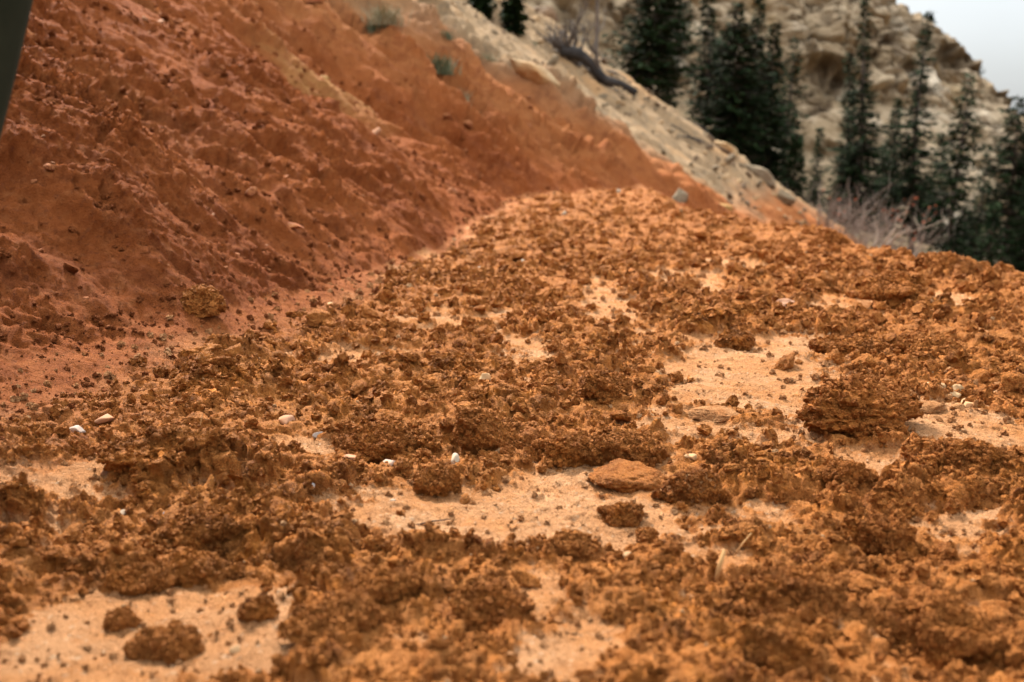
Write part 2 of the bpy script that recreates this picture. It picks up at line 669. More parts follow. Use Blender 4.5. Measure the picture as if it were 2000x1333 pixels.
n = NT('cliff_rock')
zs = n.scalevec((.05, .05, .55))
c = n.mix(n.rng(n.noise(1.0, 6, .6, zs), .38, .62), (.205, .140, .078), (.38, .283, .182))
c = n.mix(n.rng(n.noise(.16, 6, .65), .52, .66, 0, .8), c, (.54, .45, .34))
c = n.mix(n.rng(n.noise(.30, 6, .68), .50, .62, 0, .8), c, (.070, .044, .026))
c = n.mix(n.rng(n.noise(.11, 4, .6), .58, .7, 0, .55), c, (.29, .19, .085))
cap = n.attr('cap')
c = n.mix(n.math('MULTIPLY', cap, .75), c, n.mix(n.rng(n.noise(.5, 5), .4, .6), (.12, .082, .05), (.25, .18, .11)))
M_CLIFF = n.done(c, .95, .1, n.bump(n.noise(1.3, 6, .65), .7, .5))

n = NT('valley_earth')
M_VALLEY = n.done(n.mix(n.rng(n.noise(.05, 6), .4, .6), (.30, .22, .14), (.08, .085, .05)), .95, .1)


def rock_mat(name, a, b, scale=30, rough=.75, dust=.7):
    n = NT(name)
    n.coord = n.tc.outputs['Object']
    c = n.mix(n.rng(n.noise(scale, 4), .35, .65), a, b)
    c = n.mix(n.rng(n.noise(scale * 1.7, 5, .65), .46, .58, 0, dust), c, (.40, .165, .06))
    return n.done(c, rough, .04, n.bump(n.noise(scale * 3, 4), .5, .3 / scale))


M_WHITE = rock_mat('white_stone', (.44, .37, .28), (.32, .23, .145), 2.2)
M_CREAM = rock_mat('cream_stone', (.37, .25, .13), (.32, .17, .08), 2.2)
M_GREY = rock_mat('grey_stone', (.27, .235, .21), (.36, .28, .22), 2.2)
M_BLUE = rock_mat('bluish_stone', (.25, .27, .28), (.33, .31, .29), 2.2)
M_PINK = rock_mat('pinkish_stone', (.38, .20, .12), (.28, .135, .075), 2.2)
M_RUST = rock_mat('rust_stone', (.18, .056, .024), (.29, .10, .042), 2.2)
M_TANROCK = rock_mat('tan_rock', (.38, .27, .155), (.28, .15, .06), 2.0, dust=.1)
M_DARKROCK = rock_mat('dark_brown_rock', (.11, .072, .045), (.20, .135, .085), 2.0, dust=.1)
M_GREYROCK = rock_mat('greyish_rock', (.21, .155, .095), (.135, .105, .072), 2.0, dust=.1)
M_OCHRE = rock_mat('ochre_rock', (.33, .19, .065), (.27, .135, .05), 2.0)


def plain(name, a, b, scale, rough=.85, spec=.2):
    n = NT(name)
    c = n.mix(n.rng(n.noise(scale, 3), .35, .65), a, b)
    c = n.mix(n.math('MULTIPLY', n.oi.outputs['Random'], .35), c, b)
    return n.done(c, rough, spec)


M_NEEDLE = plain('conifer_needles', (.008, .016, .006), (.018, .030, .010), 1.6, .8, .04)
M_BARK = plain('conifer_bark', (.075, .06, .05), (.12, .095, .08), 5)
M_DEADWOOD = plain('dead_grey_wood', (.13, .105, .09), (.075, .06, .05), 6)
M_CHAR = plain('charred_wood', (.012, .011, .011), (.045, .038, .035), 6)
M_TWIG = plain('bare_twigs', (.21, .155, .12), (.13, .095, .075), 4)
M_PALETWIG = plain('pale_twigs', (.30, .23, .17), (.23, .165, .12), 4)
M_LEAFRED = plain('rusty_leaves', (.33, .085, .03), (.24, .06, .025), 9)
M_TUFT = plain('dry_sage', (.16, .15, .085), (.26, .21, .12), 12)
M_GREENTUFT = plain('green_sage', (.065, .085, .045), (.12, .13, .07), 12)
M_STRAW = plain('straw', (.45, .26, .10), (.35, .18, .07), 40)
M_CLOTH = plain('dark_green_cloth', (.018, .022, .014), (.024, .028, .018), 30, .9, .05)
M_JACKET = plain('dark_jacket', (.03, .035, .045), (.04, .045, .055), 30, .8, .2)
M_SKIN = plain('skin', (.50, .30, .21), (.46, .26, .18), 20, .55, .35)
M_HAIR = plain('brown_hair', (.05, .03, .018), (.07, .04, .025), 60, .5, .4)
M_BOOT = plain('boot_leather', (.08, .05, .03), (.06, .04, .025), 30, .6, .3)

# ------------------------------------------------------------------ terrain: trail and hillside
def terrain():
    azd = np.radians(np.concatenate([np.linspace(-110, -40, 36)[:-1], np.linspace(-40, -31.5, 40)[:-1], np.linspace(-31.5, 31.5, 930),
                                     np.linspace(31.5, 42, 100)[1:], np.linspace(42, 110, 50)[1:]]))
    r = [.12]
    while r[-1] < 60:
        q = r[-1]
        r.append(q * (1.05 if q < .5 else 1.0055 if q < .9 else 1.0026 if q < 2.6 else 1.0034 if q < 8.5 else 1.0062 if q < 18.5 else 1.02))
    r = np.array(r)
    R, A = np.meshgrid(r, azd, indexing='ij')
    X, Y = (R * np.sin(A)).ravel(), (R * np.cos(A)).ravel()
    zb, hm, up, d = base_height(X, Y)
    z, mud, patch = relief(X, Y, zb, hm, up, d)
    Z = zb + z
    # crumbs lean over: push the surface sideways where it stands proud
    k = np.clip(z, -.03, .07) * (R.ravel() < 9)
    k = k * (1 - .6 * hm)
    X2 = X + k * (.20 * perlin2(X / .035, Y / .035, 201) + .25 * perlin2(X / .014, Y / .014, 203) + .2 * perlin2(X / .007, Y / .007, 205))
    Y2 = Y + k * (.20 * perlin2(X / .035, Y / .035, 202) + .25 * perlin2(X / .014, Y / .014, 204) + .2 * perlin2(X / .007, Y / .007, 206) - .18)
    nr, na = len(r), len(azd)
    hz = hm * (z - 0)
    X2 = X2 + .50 * hz
    Y2 = Y2 - .12 * hz
    Z = Z - .22 * hz
    V = np.stack([X2, Y2, Z], 1)
    i = np.arange((nr - 1) * na).reshape(nr - 1, na)[:, :-1].ravel()
    F = np.stack([i, i + 1, i + na + 1, i + na], 1)[:, ::-1]
    tn = Y + .9 * fbm2(X / 1.2, Y / 1.2, 4, 150) + 1.5 * np.clip(Z, -1.5, 1.5)
    tan_ = .5 * sstep(6.8, 9.0, tn) + .5 * sstep(8.9, 10.5, tn)
    tan_ = np.minimum(tan_, .5 + .5 * sstep(-.75, -.20, Z + .25 * fbm2(X / .8, Y / .8, 3, 160)) + .5 * sstep(15.5, 17.5, Y))
    yel = sstep(.05, .45, fbm2((X * .3 + Y) / .9, (X - .3 * Y) / 1.8, 4, 155)) * sstep(1.8, 3.2, Y) * sstep(.25, .8, Z)
    wash = sstep(-.26 + .16 * sstep(1.9, 2.8, Y), -.04 + .03 * sstep(1.9, 2.8, Y), up + .14 * fbm2(X / .2, Y / .2, 4, 158)) * (1 - .5 * mud) * (1 - .15 * sstep(2.2, 3.2, Y))
    fh = hm[F].mean(1) > .5
    for nm, sel, mat in (('trail', ~fh, M_TRAIL), ('hillside', fh, M_HILL)):
        f = F[sel]
        u, inv = np.unique(f, return_inverse=True)
        me = mesh_np(nm, V[u], inv.reshape(f.shape))
        if nm == 'trail':
            attr(me, 'mud', mud[u])
            attr(me, 'wash', wash[u])
            attr(me, 'smear', (patch * (1 - .6 * sstep(2.3, 4.5, Y)))[u])
        else:
            attr(me, 'tan', tan_[u])
            attr(me, 'yel', yel[u])
            attr(me, 'litter', sstep(19.5, 22.5, Y + 1.2 * fbm2(X / 2, Y / 2, 3, 159))[u])
        tag(link(nm, me, mat), kind='structure')


terrain()


def cliff():
    nx, nt_ = 460, 330
    xs = np.linspace(-34, 70, nx)
    ts = np.linspace(0, 1, nt_)
    T, X = np.meshgrid(ts, xs, indexing='ij')
    T, X = T.ravel(), X.ravel()
    top = np.interp(X, [-34, 5, 15, 28, 31.5, 34.4, 35.3, 37.2, 37.8, 39.0, 41, 46, 56, 70],
                    [44, 30, 23, 11.3, 8.6, 7.2, 5.6, 4.3, 2.6, 1.4, -2.0, -7.5, -12, -16])
    top = top + .55 * fbm2(X / 1.6, X * 0, 4, 300)
    bot = 2.2 - .38 * X - 1.0
    prof = np.clip(T / .92, 0, 1)
    z = bot + (top - bot) * prof
    y = 46 + 34 * prof ** .85
    s = z + 1.8 * fbm2(X / 14, z / 14, 3, 301) + .22 * X
    led = fbm2(s / 3.4, X / 16, 4, 305, .6)
    dsp = 1.0 * sstep(-.2, .25, led) * (.5 + .8 * fbm2(X / 8, z / 6, 2, 304)) + .5 * sstep(.0, .2, fbm2(s / 1.3, X / 5, 3, 309))
    dsp += 2.4 * fbm2(X / 3.6, z / 5, 5, 312, .62) + 0.8 * blocks2(X / 3.0 + .4 * fbm2(X / 2, z / 2, 3, 333), z / 2.6, 315, .7) + .25 * blocks2(X / 1.2, z / 1.0, 316, .65) + .25 * domes2(X / 1.4, z / 1.2, 317, .5) + 1.3 * fbm2(X / 1.6, z / 9, 3, 334)
    dsp -= 3.0 * domes2(X / 3.4 + .4 * fbm2(X, z, 2, 331), z / 1.7 + .4 * fbm2(X, z, 2, 332), 318, .24)
    dsp *= (.35 + .65 * sstep(.10, .4, T)) * 1.0
    y = y - dsp
    z = z + .25 * dsp
    bk = np.clip((T - .92) / .08, 0, 1)
    y = y + bk * 40
    z = z - bk * 3
    V = np.stack([X, y, z], 1)
    i = np.arange((nt_ - 1) * nx).reshape(nt_ - 1, nx)[:, :-1].ravel()
    F = np.stack([i, i + 1, i + nx + 1, i + nx], 1)
    me = mesh_np('cliff', V, F)
    cap = sstep(-4.2, -1.5, (z - top) + 1.5 * fbm2(X / 3, z / 2, 3, 320)) * sstep(24, 29, X)
    attr(me, 'cap', cap)
    tag(link('cliff', me, M_CLIFF), kind='structure')


cliff()
# the valley floor far below, out to the horizon
gx = np.linspace(-900, 900, 61)
GX, GY = np.meshgrid(gx, gx, indexing='ij')
gz = -32 + 4 * fbm2(GX / 120, GY / 120, 3, 340)
V = np.stack([GX.ravel(), GY.ravel(), gz.ravel()], 1)
i = np.arange(60 * 61).reshape(60, 61)[:, :-1].ravel()
tag(link('valley_ground', mesh_np('valley_ground', V, np.stack([i, i + 61, i + 62, i + 1], 1)), M_VALLEY), kind='structure')

# ------------------------------------------------------------------ conifers
def conifer(name, seed, base, h, prof, label, group='conifers below the cliff', dens=1.0, t0=.06, lean=(0, 0)):
    """prof: [(height fraction, crown radius in m)]; narrow spires have small radii"""
    rg = random.Random(seed)
    root = empty(name, base)
    tag(root, label, 'tree', group)
    pt = [p[0] for p in prof]
    pr = [p[1] for p in prof]
    ax = lambda t: Vector((lean[0] * t + .012 * h * math.sin(5 * t + seed), lean[1] * t, h * t))
    tr = tube([ax(t) for t in np.linspace(-.04, 1, 12)], [max(.008, .016 * h * (1 - t) ** .8) for t in np.linspace(0, 1, 12)], 8, seed=seed, rough=.1)
    tb = MB()
    tb.add(tr)
    V, F = [], []
    t = t0
    while t < 1.0:
        R = float(np.interp(t, pt, pr))
        nb = max(4, int(round((4.6 + 2.4 * min(1, R / .8)) * dens)))
        a0 = rg.random() * 6.28
        for b in range(nb):
            if rg.random() < .15:
                continue
            az = a0 + 6.283 * b / nb + rg.uniform(-.4, .4)
            L = R * rg.uniform(.40, 1.38)
            o = ax(min(1, t + rg.uniform(-.01, .01)))
            dirv = Vector((math.cos(az), math.sin(az), rg.uniform(-.35, .12) - .25 * (1 - t)))
            tip = o + dirv * L + Vector((0, 0, .10 * L))
            if L > .25:
                tb.add(tube([o, o.lerp(tip, .55) - Vector((0, 0, .05 * L)), tip], [.010 * h * (1 - t) * .35 + .006, .008, .004], 4, cap=False))
            ns = max(3, int(L / .085))
            for q in range(ns):
                fr = (q + rg.random()) / ns
                fr = .12 + .88 * fr
                c = o.lerp(tip, fr) - Vector((0, 0, .10 * L * math.sin(3.1 * fr)))
                for e in range(2):
                    sz = rg.uniform(.10, .20) * (1.1 - .35 * fr) * (.80 + .32 * min(1.2, R))
                    ya = az + rg.choice((-1, 1)) * rg.uniform(.2, 1.1)
                    dv = Vector((math.cos(ya), math.sin(ya), rg.uniform(-.55, .30)))
                    sv = Vector((-math.sin(ya), math.cos(ya), rg.uniform(-.8, .8))).normalized()
                    k = len(V)
                    c2 = c + Vector((rg.gauss(0, .03), rg.gauss(0, .03), rg.gauss(0, .03)))
                    V.extend([c2 - sv * sz * .18, c2 + dv * sz * .55 - sv * sz * .36, c2 + dv * sz * 1.35, c2 + dv * sz * .55 + sv * sz * .36])
                    F.append((k, k + 1, k + 2, k + 3))
        t += rg.uniform(.014, .026) * (7.5 / h) ** .5
    tb.build('trunk', M_BARK, root)
    link('crown', mesh_np('crown', np.array([tuple(v) for v in V]), F, False), M_NEEDLE, root)
    return root


def place(px, py, dist):
    """point on the sight line at forward distance dist -> world"""
    d = ray(px, py)
    t = dist / d[1]
    return Vector((d[0] * t, dist, CAMH + d[2] * t))


# px of foot, py of foot, py of tip, distance, [(t, radius px)], label
TREES = [
    (1272, 190, -95, 29, [(.08, 30), (.22, 56), (.5, 52), (.8, 30), (1, 3)], 'broad dark green conifer standing alone leftmost in the row', 1.25),
    (1306, 200, -60, 32, [(.1, 14), (.4, 26), (.75, 22), (1, 3)], 'slender dark conifer tucked against the right side of the broad leftmost conifer', 1.0),
    (1376, 255, -25, 33, [(.1, 16), (.3, 32), (.6, 22), (.85, 11), (1, 3)], 'narrow loose conifer at the left of the dense dark clump', .9),
    (1432, 300, 5, 31, [(.05, 30), (.25, 52), (.55, 40), (.8, 24), (1, 4)], 'dense wide dark conifer in the middle of the clump', 1.3),
    (1470, 320, -12, 33, [(.05, 30), (.2, 46), (.45, 34), (.65, 15), (.85, 9), (1, 3)], 'tall conifer with a thin bare-looking tip in the middle of the clump', 1.15),
    (1497, 335, 48, 32, [(.05, 30), (.25, 44), (.55, 26), (.8, 14), (1, 3)], 'bushy olive-topped conifer right of the thin-tipped tall one', 1.15),
    (1534, 345, 75, 35, [(.12, 10), (.35, 24), (.6, 20), (.85, 11), (1, 3)], 'gappy slim conifer on the right edge of the dense clump', .75),
    (1549, 392, 262, 30, [(.02, 16), (.25, 19), (.6, 11), (1, 2)], 'small young conifer below the right edge of the clump', 1.2),
    (1642, 420, 105, 37, [(.05, 34), (.3, 28), (.5, 15), (.75, 10), (1, 4)], 'spire conifer with a blunt tip left of the tallest thin spire', 1.1),
    (1668, 425, -8, 36, [(.05, 46), (.3, 50), (.48, 32), (.62, 14), (.85, 9), (1, 3)], 'tallest thin spire conifer with a broad skirt, before the pale cliff', 1.1),
    (1736, 430, 195, 38, [(.05, 24), (.3, 30), (.6, 14), (.85, 9), (1, 3)], 'shorter dark spire conifer between the two tallest spires', 1.15),
    (1778, 440, 18, 36, [(.05, 40), (.3, 46), (.5, 34), (.68, 17), (.82, 14), (1, 3)], 'tall spire conifer whose bare tip reaches into the sky', 1.0),
    (1855, 520, 140, 33, [(.1, 40), (.3, 52), (.55, 42), (.75, 32), (.92, 16), (1, 5)], 'tall open conifer with visible trunk under the sky edge', .75),
    (1902, 535, 300, 36, [(.1, 22), (.4, 30), (.8, 16), (1, 3)], 'low ragged conifer behind the two open conifers', .8),
    (1955, 545, 185, 33, [(.1, 26), (.3, 40), (.55, 52), (.75, 46), (.92, 26), (1, 6)], 'heavy-topped dark conifer near the right edge of the picture', .95),
    (1994, 560, 330, 31, [(.05, 30), (.4, 36), (.8, 18), (1, 4)], 'conifer cut by the right edge of the picture', 1.0),
    (1700, 470, 360, 41, [(.05, 34), (.5, 28), (1, 4)], 'squat dark conifer low behind the bare brush', 1.1),
    (1800, 500, 340, 42, [(.05, 36), (.5, 32), (1, 4)], 'squat dark conifer low behind the tip-bare spire', 1.1),
    (1590, 420, 250, 44, [(.05, 22), (.4, 18), (1, 3)], 'thin conifer far back in the gap between the clump and the spires', .8),
    (1715, 440, 280, 46, [(.05, 26), (.5, 24), (1, 4)], 'conifer far back between the tallest spire and the shorter one', 1.0),
    (1822, 470, 262, 45, [(.05, 30), (.5, 26), (1, 4)], 'conifer far back right of the tip-bare spire', .9),
    (1880, 520, 410, 43, [(.05, 38), (.5, 34), (1, 4)], 'bushy conifer far back under the open conifer', 1.0),
    (1985, 540, 300, 44, [(.05, 34), (.5, 36), (1, 6)], 'bushy conifer far back at the right edge of the picture', 1.0),
    (1405, 290, 60, 36, [(.05, 22), (.5, 22), (1, 4)], 'slim conifer half hidden at the back of the dense clump', 1.0),
    (1655, 440, 330, 44, [(.05, 34), (.5, 30), (1, 5)], 'bushy conifer far back behind the foot of the tallest spire', 1.0),
    (1925, 560, 400, 30, [(.05, 22), (.5, 22), (1, 4)], 'short conifer at the foot of the heavy-topped one', 1.0),
]
for i, (px, pb, pt, dist, prof, lab, dens) in enumerate(TREES):
    b = place(px, pb, dist)
    tp = place(px, pt, dist)
    h = tp.z - b.z
    k = dist / FPX * (1.3 if i < 8 else 1.05)
    conifer('conifer_tree', 500 + i, b - Vector((0, 0, .12 * h)), h * 1.12, [(t * .9 + .1, r * k * 1.05) for t, r in prof], lab, dens=dens * 1.35, t0=.08)
for i, (px, pb, pt, dist, r, lab) in enumerate([
        (1903, 158, 118, 79, 16, 'tiny scrubby tree on the brink of the cliff under the sky'),
        (1884, 160, 132, 79, 8, 'tiny thin tree left of the scrubby one on the cliff brink'),
        (1726, 12, -16, 80, 8, 'tiny tree on the cliff top cut by the upper edge')]):
    b, tp = place(px, pb, dist), place(px, pt, dist)
    h = tp.z - b.z
    conifer('conifer_tree', 560 + i, b - Vector((0, 0, .5)), h + .5, [(.1, r * dist / FPX * .6), (.6, r * dist / FPX), (1, .05)], lab, 'tiny trees on the cliff brink', .5, .2)
# seedling on the pale ridge, dark shrub at the top
x_, y_, z_, t_ = raycast(1003, 62)
conifer('conifer_seedling', 580, (x_, y_, z_ - .03), .55, [(.05, .06), (.4, .075), (1, .015)], 'small green conifer seedling on the pale ridge at the top', 'seedlings on the pale ridge', 1.0, .08)
x_, y_, z_, t_ = raycast(938, 24)
conifer('conifer_seedling', 581, (x_, y_, z_ - .03), .3, [(.05, .09), (.4, .11), (1, .03)], 'dark rounded conifer seedling cut by the top edge of the picture', 'seedlings on the pale ridge', 1.0, .08)


# ------------------------------------------------------------------ dead wood and brush
def branching(seed, p, d, L, r, depth, spread=.6, n=3, out_=None, up=.15):
    rg = random.Random(seed)
    out_ = out_ if out_ is not None else []
    pts, q, dd = [Vector(p)], Vector(p), Vector(d).normalized()
    for s in range(4):
        dd = (dd + Vector((rg.gauss(0, .16), rg.gauss(0, .16), rg.gauss(0, .12) + up * .3))).normalized()
        q = q + dd * L / 4
        pts.append(q.copy())
    out_.append((pts, [r * (1 - .14 * k) for k in range(5)]))
    if depth > 0:
        for c in range(n):
            k = rg.randint(1, 4)
            nd = (dd + Vector((rg.gauss(0, spread), rg.gauss(0, spread), rg.gauss(up, spread * .6)))).normalized()
            branching(seed * 7 + c + 1, pts[k], nd, L * rg.uniform(.5, .8), r * .55, depth - 1, spread, n, out_, up)
    return out_


def shrub(name, seed, loc, H, stems, depth, mat, label, group, r=.012, spread=.5, n=3):
    root = empty(name, loc)
    tag(root, label, 'shrub', group)
    rg = random.Random(seed)
    mb = MB()
    tips = []
    for s in range(stems):
        a = rg.random() * 6.28
        d = Vector((math.cos(a) * .7, math.sin(a) * .7, rg.uniform(.5, 1.1)))
        for pts, rad in branching(seed * 31 + s, (rg.gauss(0, .05), rg.gauss(0, .05), -.05), d, H * .55 * rg.uniform(.7, 1.2), r, depth, spread, n):
            mb.add(tube(pts, rad, 4, cap=False))
            tips.append(pts[-1])
    mb.build('branches', mat, root)
    return root, tips


for i, (px, py, dist, H, st, mat, lab, rr) in enumerate([
        (1630, 450, 13.0, .95, 14, M_TWIG, 'grey bare brush just behind the dark clod on the trail edge', .010),
        (1690, 470, 12.0, .85, 18, M_TWIG, 'dense pinkish-grey bare brush behind the middle of the trail edge', .007),
        (1760, 480, 13.5, .75, 12, M_TWIG, 'low bare brush on the right of the dense pinkish-grey brush', .008),
        (1600, 430, 16.5, 1.1, 12, M_TWIG, 'dark thin brush where the pale ridge meets the trail edge', .009),
        (1850, 530, 14.0, .55, 6, M_GREENTUFT, 'greenish low brush under the open conifer', .008)]):
    b = place(px, py + 30, dist)
    shrub('bare_shrub', 600 + i, b, H, st, 2, mat, lab, 'bare shrubs behind the trail edge', rr)
root, tips = shrub('bare_sapling', 620, place(1712, 500, 14.5), 1.35, 3, 3, M_PALETWIG, 'pale forked leafless sapling rising out of the brush', 'bare saplings', .022, .38, 2)
root, tips = shrub('leafy_sapling', 626, place(1765, 500, 15.0), 1.25, 3, 3, M_TWIG, 'sapling with a few rusty orange leaves beside the pale forked one', 'bare saplings', .013, .5, 2)
rg = random.Random(5)
for k, p in enumerate(rg.sample(tips, min(45, len(tips)))):
    mb = MB()
    s = rg.uniform(.035, .06)
    u = Vector((rg.gauss(0, 1), rg.gauss(0, 1), rg.gauss(0, 1))).normalized()
    v = u.orthogonal().normalized()
    w_ = u.cross(v) * .2
    mb.add(([p, p + u * s * .5 + v * s * .35 + w_ * s, p + u * s, p + u * s * .5 - v * s * .35 + w_ * s], [(0, 1, 2), (0, 2, 3)]))
    mb.build('leaf', M_LEAFRED, root, False)

# charred fallen tree on the pale ridge
A = Vector(raycast(1112, 126)[:3])
B = Vector(raycast(1238, 208)[:3])
log = empty('fallen_tree', A)
tag(log, 'charred fallen tree with a tangle of dead boughs on the pale ridge', 'dead tree')
ab = B - A
L = ab.length
pts = [ab * t + Vector((.03 * math.sin(7 * t), -.05, .16 + .05 * math.sin(9 * t))) for t in np.linspace(-.1, 1, 12)]
mb = MB()
mb.add(tube(pts, [.080 - .028 * t + .012 * math.sin(13 * t) for t in np.linspace(0, 1, 12)], 9, seed=3, rough=.12))
mb.build('trunk', M_CHAR, log)
mb = MB()
rg = random.Random(12)
for k in range(18):
    t = rg.random() ** 2.4 * .7 - .06
    d = Vector((rg.uniform(-.9, .5), rg.uniform(-.3, .3), rg.uniform(.3, 1)))
    for p_, r_ in branching(900 + k, ab * t + Vector((0, 0, .08)), d, L * rg.uniform(.22, .50), .030, 2, .6, 2, None, .1):
        mb.add(tube(p_, r_, 5, cap=False))
mb.build('bough', M_DEADWOOD, log)
# bare snag
b = place(1163, 110, 22)
snag = empty('dead_snag', b)
tag(snag, 'bare grey upright dead trunk left of the broad leftmost conifer', 'dead tree')
mb = MB()
mb.add(tube([(0.02 * math.sin(4 * t), 0, 1.75 * t - .1) for t in np.linspace(0, 1, 8)], [.05 - .022 * t for t in np.linspace(0, 1, 8)], 7, seed=4, rough=.1))
mb.build('trunk', M_DEADWOOD, snag)
mb = MB()
for k in range(9):
    z = .5 + .12 * k
    a = k * 2.3
    for p_, r_ in branching(950 + k, (0, 0, z), (math.cos(a), math.sin(a), .25), .32, .011, 1, .5, 2):
        mb.add(tube(p_, r_, 4, cap=False))
mb.build('bough', M_DEADWOOD, snag)
# fallen thin pole and stick debris on the ridge
rg = random.Random(77)
for k in range(34):
    px = rg.uniform(1060, 1420)
    py = 95 + (px - 1130) * .62 + rg.uniform(-18, 45)
    x, y, z, t = raycast(px, py)
    if y > 24:
        continue
    a = rg.uniform(-.9, .3)
    Ls = rg.uniform(.12, .55)
    mb = MB()
    mb.add(tube([(-Ls / 2, 0, .0), (0, .02, .03), (Ls / 2, 0, .01)], [.013, .011, .006], 5))
    o = mb.build('stick', M_CHAR if k % 2 else M_DEADWOOD, None, loc=(x, y, z + .03))
    o.rotation_euler = (rg.uniform(-.3, .3), rg.uniform(.3, .7), a)
    tag(o, 'short dead stick lying on the pale ridge near the charred fallen tree', 'stick', 'sticks on the pale ridge')


# grass and sage tufts on the slope
def tuft(seed, loc, H, n_, mat, label):
    rg = random.Random(seed)
    V, F = [], []
    for k in range(n_):
        a = rg.random() * 6.28
        b = Vector((rg.gauss(0, H * .28), rg.gauss(0, H * .28), 0))
        d = Vector((math.cos(a) * rg.uniform(.1, .9), math.sin(a) * rg.uniform(.1, .9), 1)).normalized()
        s = Vector((-math.sin(a), math.cos(a), 0)) * H * .013
        L = H * rg.uniform(.5, 1.15)
        i = len(V)
        V += [b - s, b + s, b + d * L * .55 + s * .8, b + d * L * .55 - s * .8, b + d * L + Vector((d.x, d.y, -.2)) * L * .2]
        F += [(i, i + 1, i + 2, i + 3), (i + 3, i + 2, i + 4)]
    o = link('sage_tuft', mesh_np('sage_tuft', np.array([tuple(v) for v in V]), F, False), mat, None, loc)
    tag(o, label, 'tuft', 'tufts of dry plants on the slope')


for i, (px, py, H, mat, lab) in enumerate([
        (857, 140, .22, M_GREENTUFT, 'largest grey-green sage tuft on the red slope, below the pale ridge'),
        (890, 185, .18, M_TUFT, 'olive tuft just below and right of the largest sage tuft'),
        (752, 70, .22, M_TUFT, 'dry straw-coloured tuft high on the red slope'),
        (735, 50, .16, M_GREENTUFT, 'grey-green tuft uphill of the straw-coloured one'),
        (872, 100, .11, M_GREENTUFT, 'little green tuft just above the largest sage tuft'),
        (950, 100, .14, M_TUFT, 'grey tuft on the pale band above the tan slab'),
        (1085, 152, .10, M_GREENTUFT, 'little green tuft right of the overhanging tan slab'),
        (828, 8, .25, M_GREENTUFT, 'dark tuft at the top where red slope turns pale'),
        (1040, 92, .12, M_GREENTUFT, 'tiny leafy tuft at the foot of the seedling'),
        (925, 235, .10, M_TUFT, 'small dark tuft alone on the bare red slope')]):
    x, y, z, t = raycast(px, py)
    z = land(x, y)[0][0]
    tuft(700 + i, (x, y, z - .02), H * .8, 320, mat, lab)


# ------------------------------------------------------------------ lumps: clods and stones
def ico(sub):
    bm = bmesh.new()
    bmesh.ops.create_icosphere(bm, subdivisions=sub, radius=1)
    v = np.array([p.co[:] for p in bm.verts])
    f = np.array([[q.index for q in t.verts] for t in bm.faces], np.int64)
    bm.free()
    return v, f


ICO = {k: ico(k) for k in (2, 3, 4, 5, 6)}


def lump(seed, sub, scale=(1, 1, .7), facets=5, crumb=1.0, wob=.35):
    v, f = ICO[sub]
    p = v.copy()
    rg = np.random.RandomState(seed)
    off = rg.rand(3) * 50
    p = p * (1 + wob * fbm3(p * 1.15 + off, 3, 3))[:, None]
    for k in range(facets):
        nrm = rg.randn(3)
        nrm[2] = nrm[2] * .8 + .15
        nrm /= np.linalg.norm(nrm)
        d = rg.uniform(.45, .8)
        q = p @ nrm - d
        p = p - np.clip(q, 0, None)[:, None] * nrm * .95
    r = np.linalg.norm(p, axis=1, keepdims=True) + 1e-6
    nn = p / r
    if crumb > 0:
        pw = p + .12 * np.stack([fbm3(p * 4 + off + 7 * k, 2, 5) for k in range(3)], 1)
        b = .20 * domes3(pw * 2.3 + off, 11) + .13 * domes3(pw * 4.6 + off, 12)
        if sub >= 4:
            b = b + .09 * domes3(pw * 9.5 + off, 13) + .16 * fbm3(pw * 6, 4, 16)
        if sub >= 5:
            b = b + .055 * domes3(pw * 19 + off, 14) + .05 * perlin3(pw * 26, 15)
        p = p + nn * (crumb * (b - .12))[:, None]
    else:
        p = p + nn * (.035 * fbm3(p * 5 + off, 3, 6))[:, None]
    p[:, 2] = np.where(p[:, 2] < -.35, -.35 + (p[:, 2] + .35) * .35, p[:, 2])
    return p * np.array(scale), f


def on_trail(px, py, up_=0.0):
    """trail point under a mark (a few passes so the marks follow the relief)"""
    x, y, z, t = raycast(px, py)
    z = land(x, y)[0][0]
    return x, y, z


HERO_PTS = []


def hero(name, px, py, wpx, hpx, seed, label, mat, cat, sub=5, facets=5, crumb=1.0, rot=0.0, tilt=(0, 0), depth=.8, group=None, sink=.62, wob=.55, zadd=0.0, dist=None):
    """a lump wpx wide and hpx tall in the photograph, its foot at (px, py)"""
    x, y, z, t = raycast(px, py)
    if dist:
        x, y, z = place(px, py, dist)
        t = dist
    zb = land(np.array([x, x - .02, x + .02, x, x]), np.array([y, y, y, y + .02, y - .02]))[0].mean()
    k = t / FPX
    rx = wpx * k / 2
    rz = hpx * k / 2 * 1.15
    if sub == 5 and (wpx < 80 or py > 1120 or py < 720):
        sub = 4
    v, f = lump(seed, sub, (rx, rx * depth, rz), facets, crumb, wob)
    me = mesh_np(name, v, f)
    o = link(name, me, mat, None, (x, y + rx * depth * .5, zb + rz * (1 - sink) * .55 + zadd))
    o.rotation_euler = (tilt[0], tilt[1], rot)
    tag(o, label, cat, group)
    if name == 'mud_clod':
        rs_ = np.random.RandomState(seed)
        k_ = rs_.randint(0, len(v), int(min(1300, 200 + 10 * wpx)))
        vv = v[k_]
        ca, sa = math.cos(rot), math.sin(rot)
        vv = np.stack([vv[:, 0] * ca - vv[:, 1] * sa, vv[:, 0] * sa + vv[:, 1] * ca, vv[:, 2]], 1) + np.array(o.location)
        HERO_PTS.append(vv[v[k_][:, 2] > -.3 * rz])
    return o


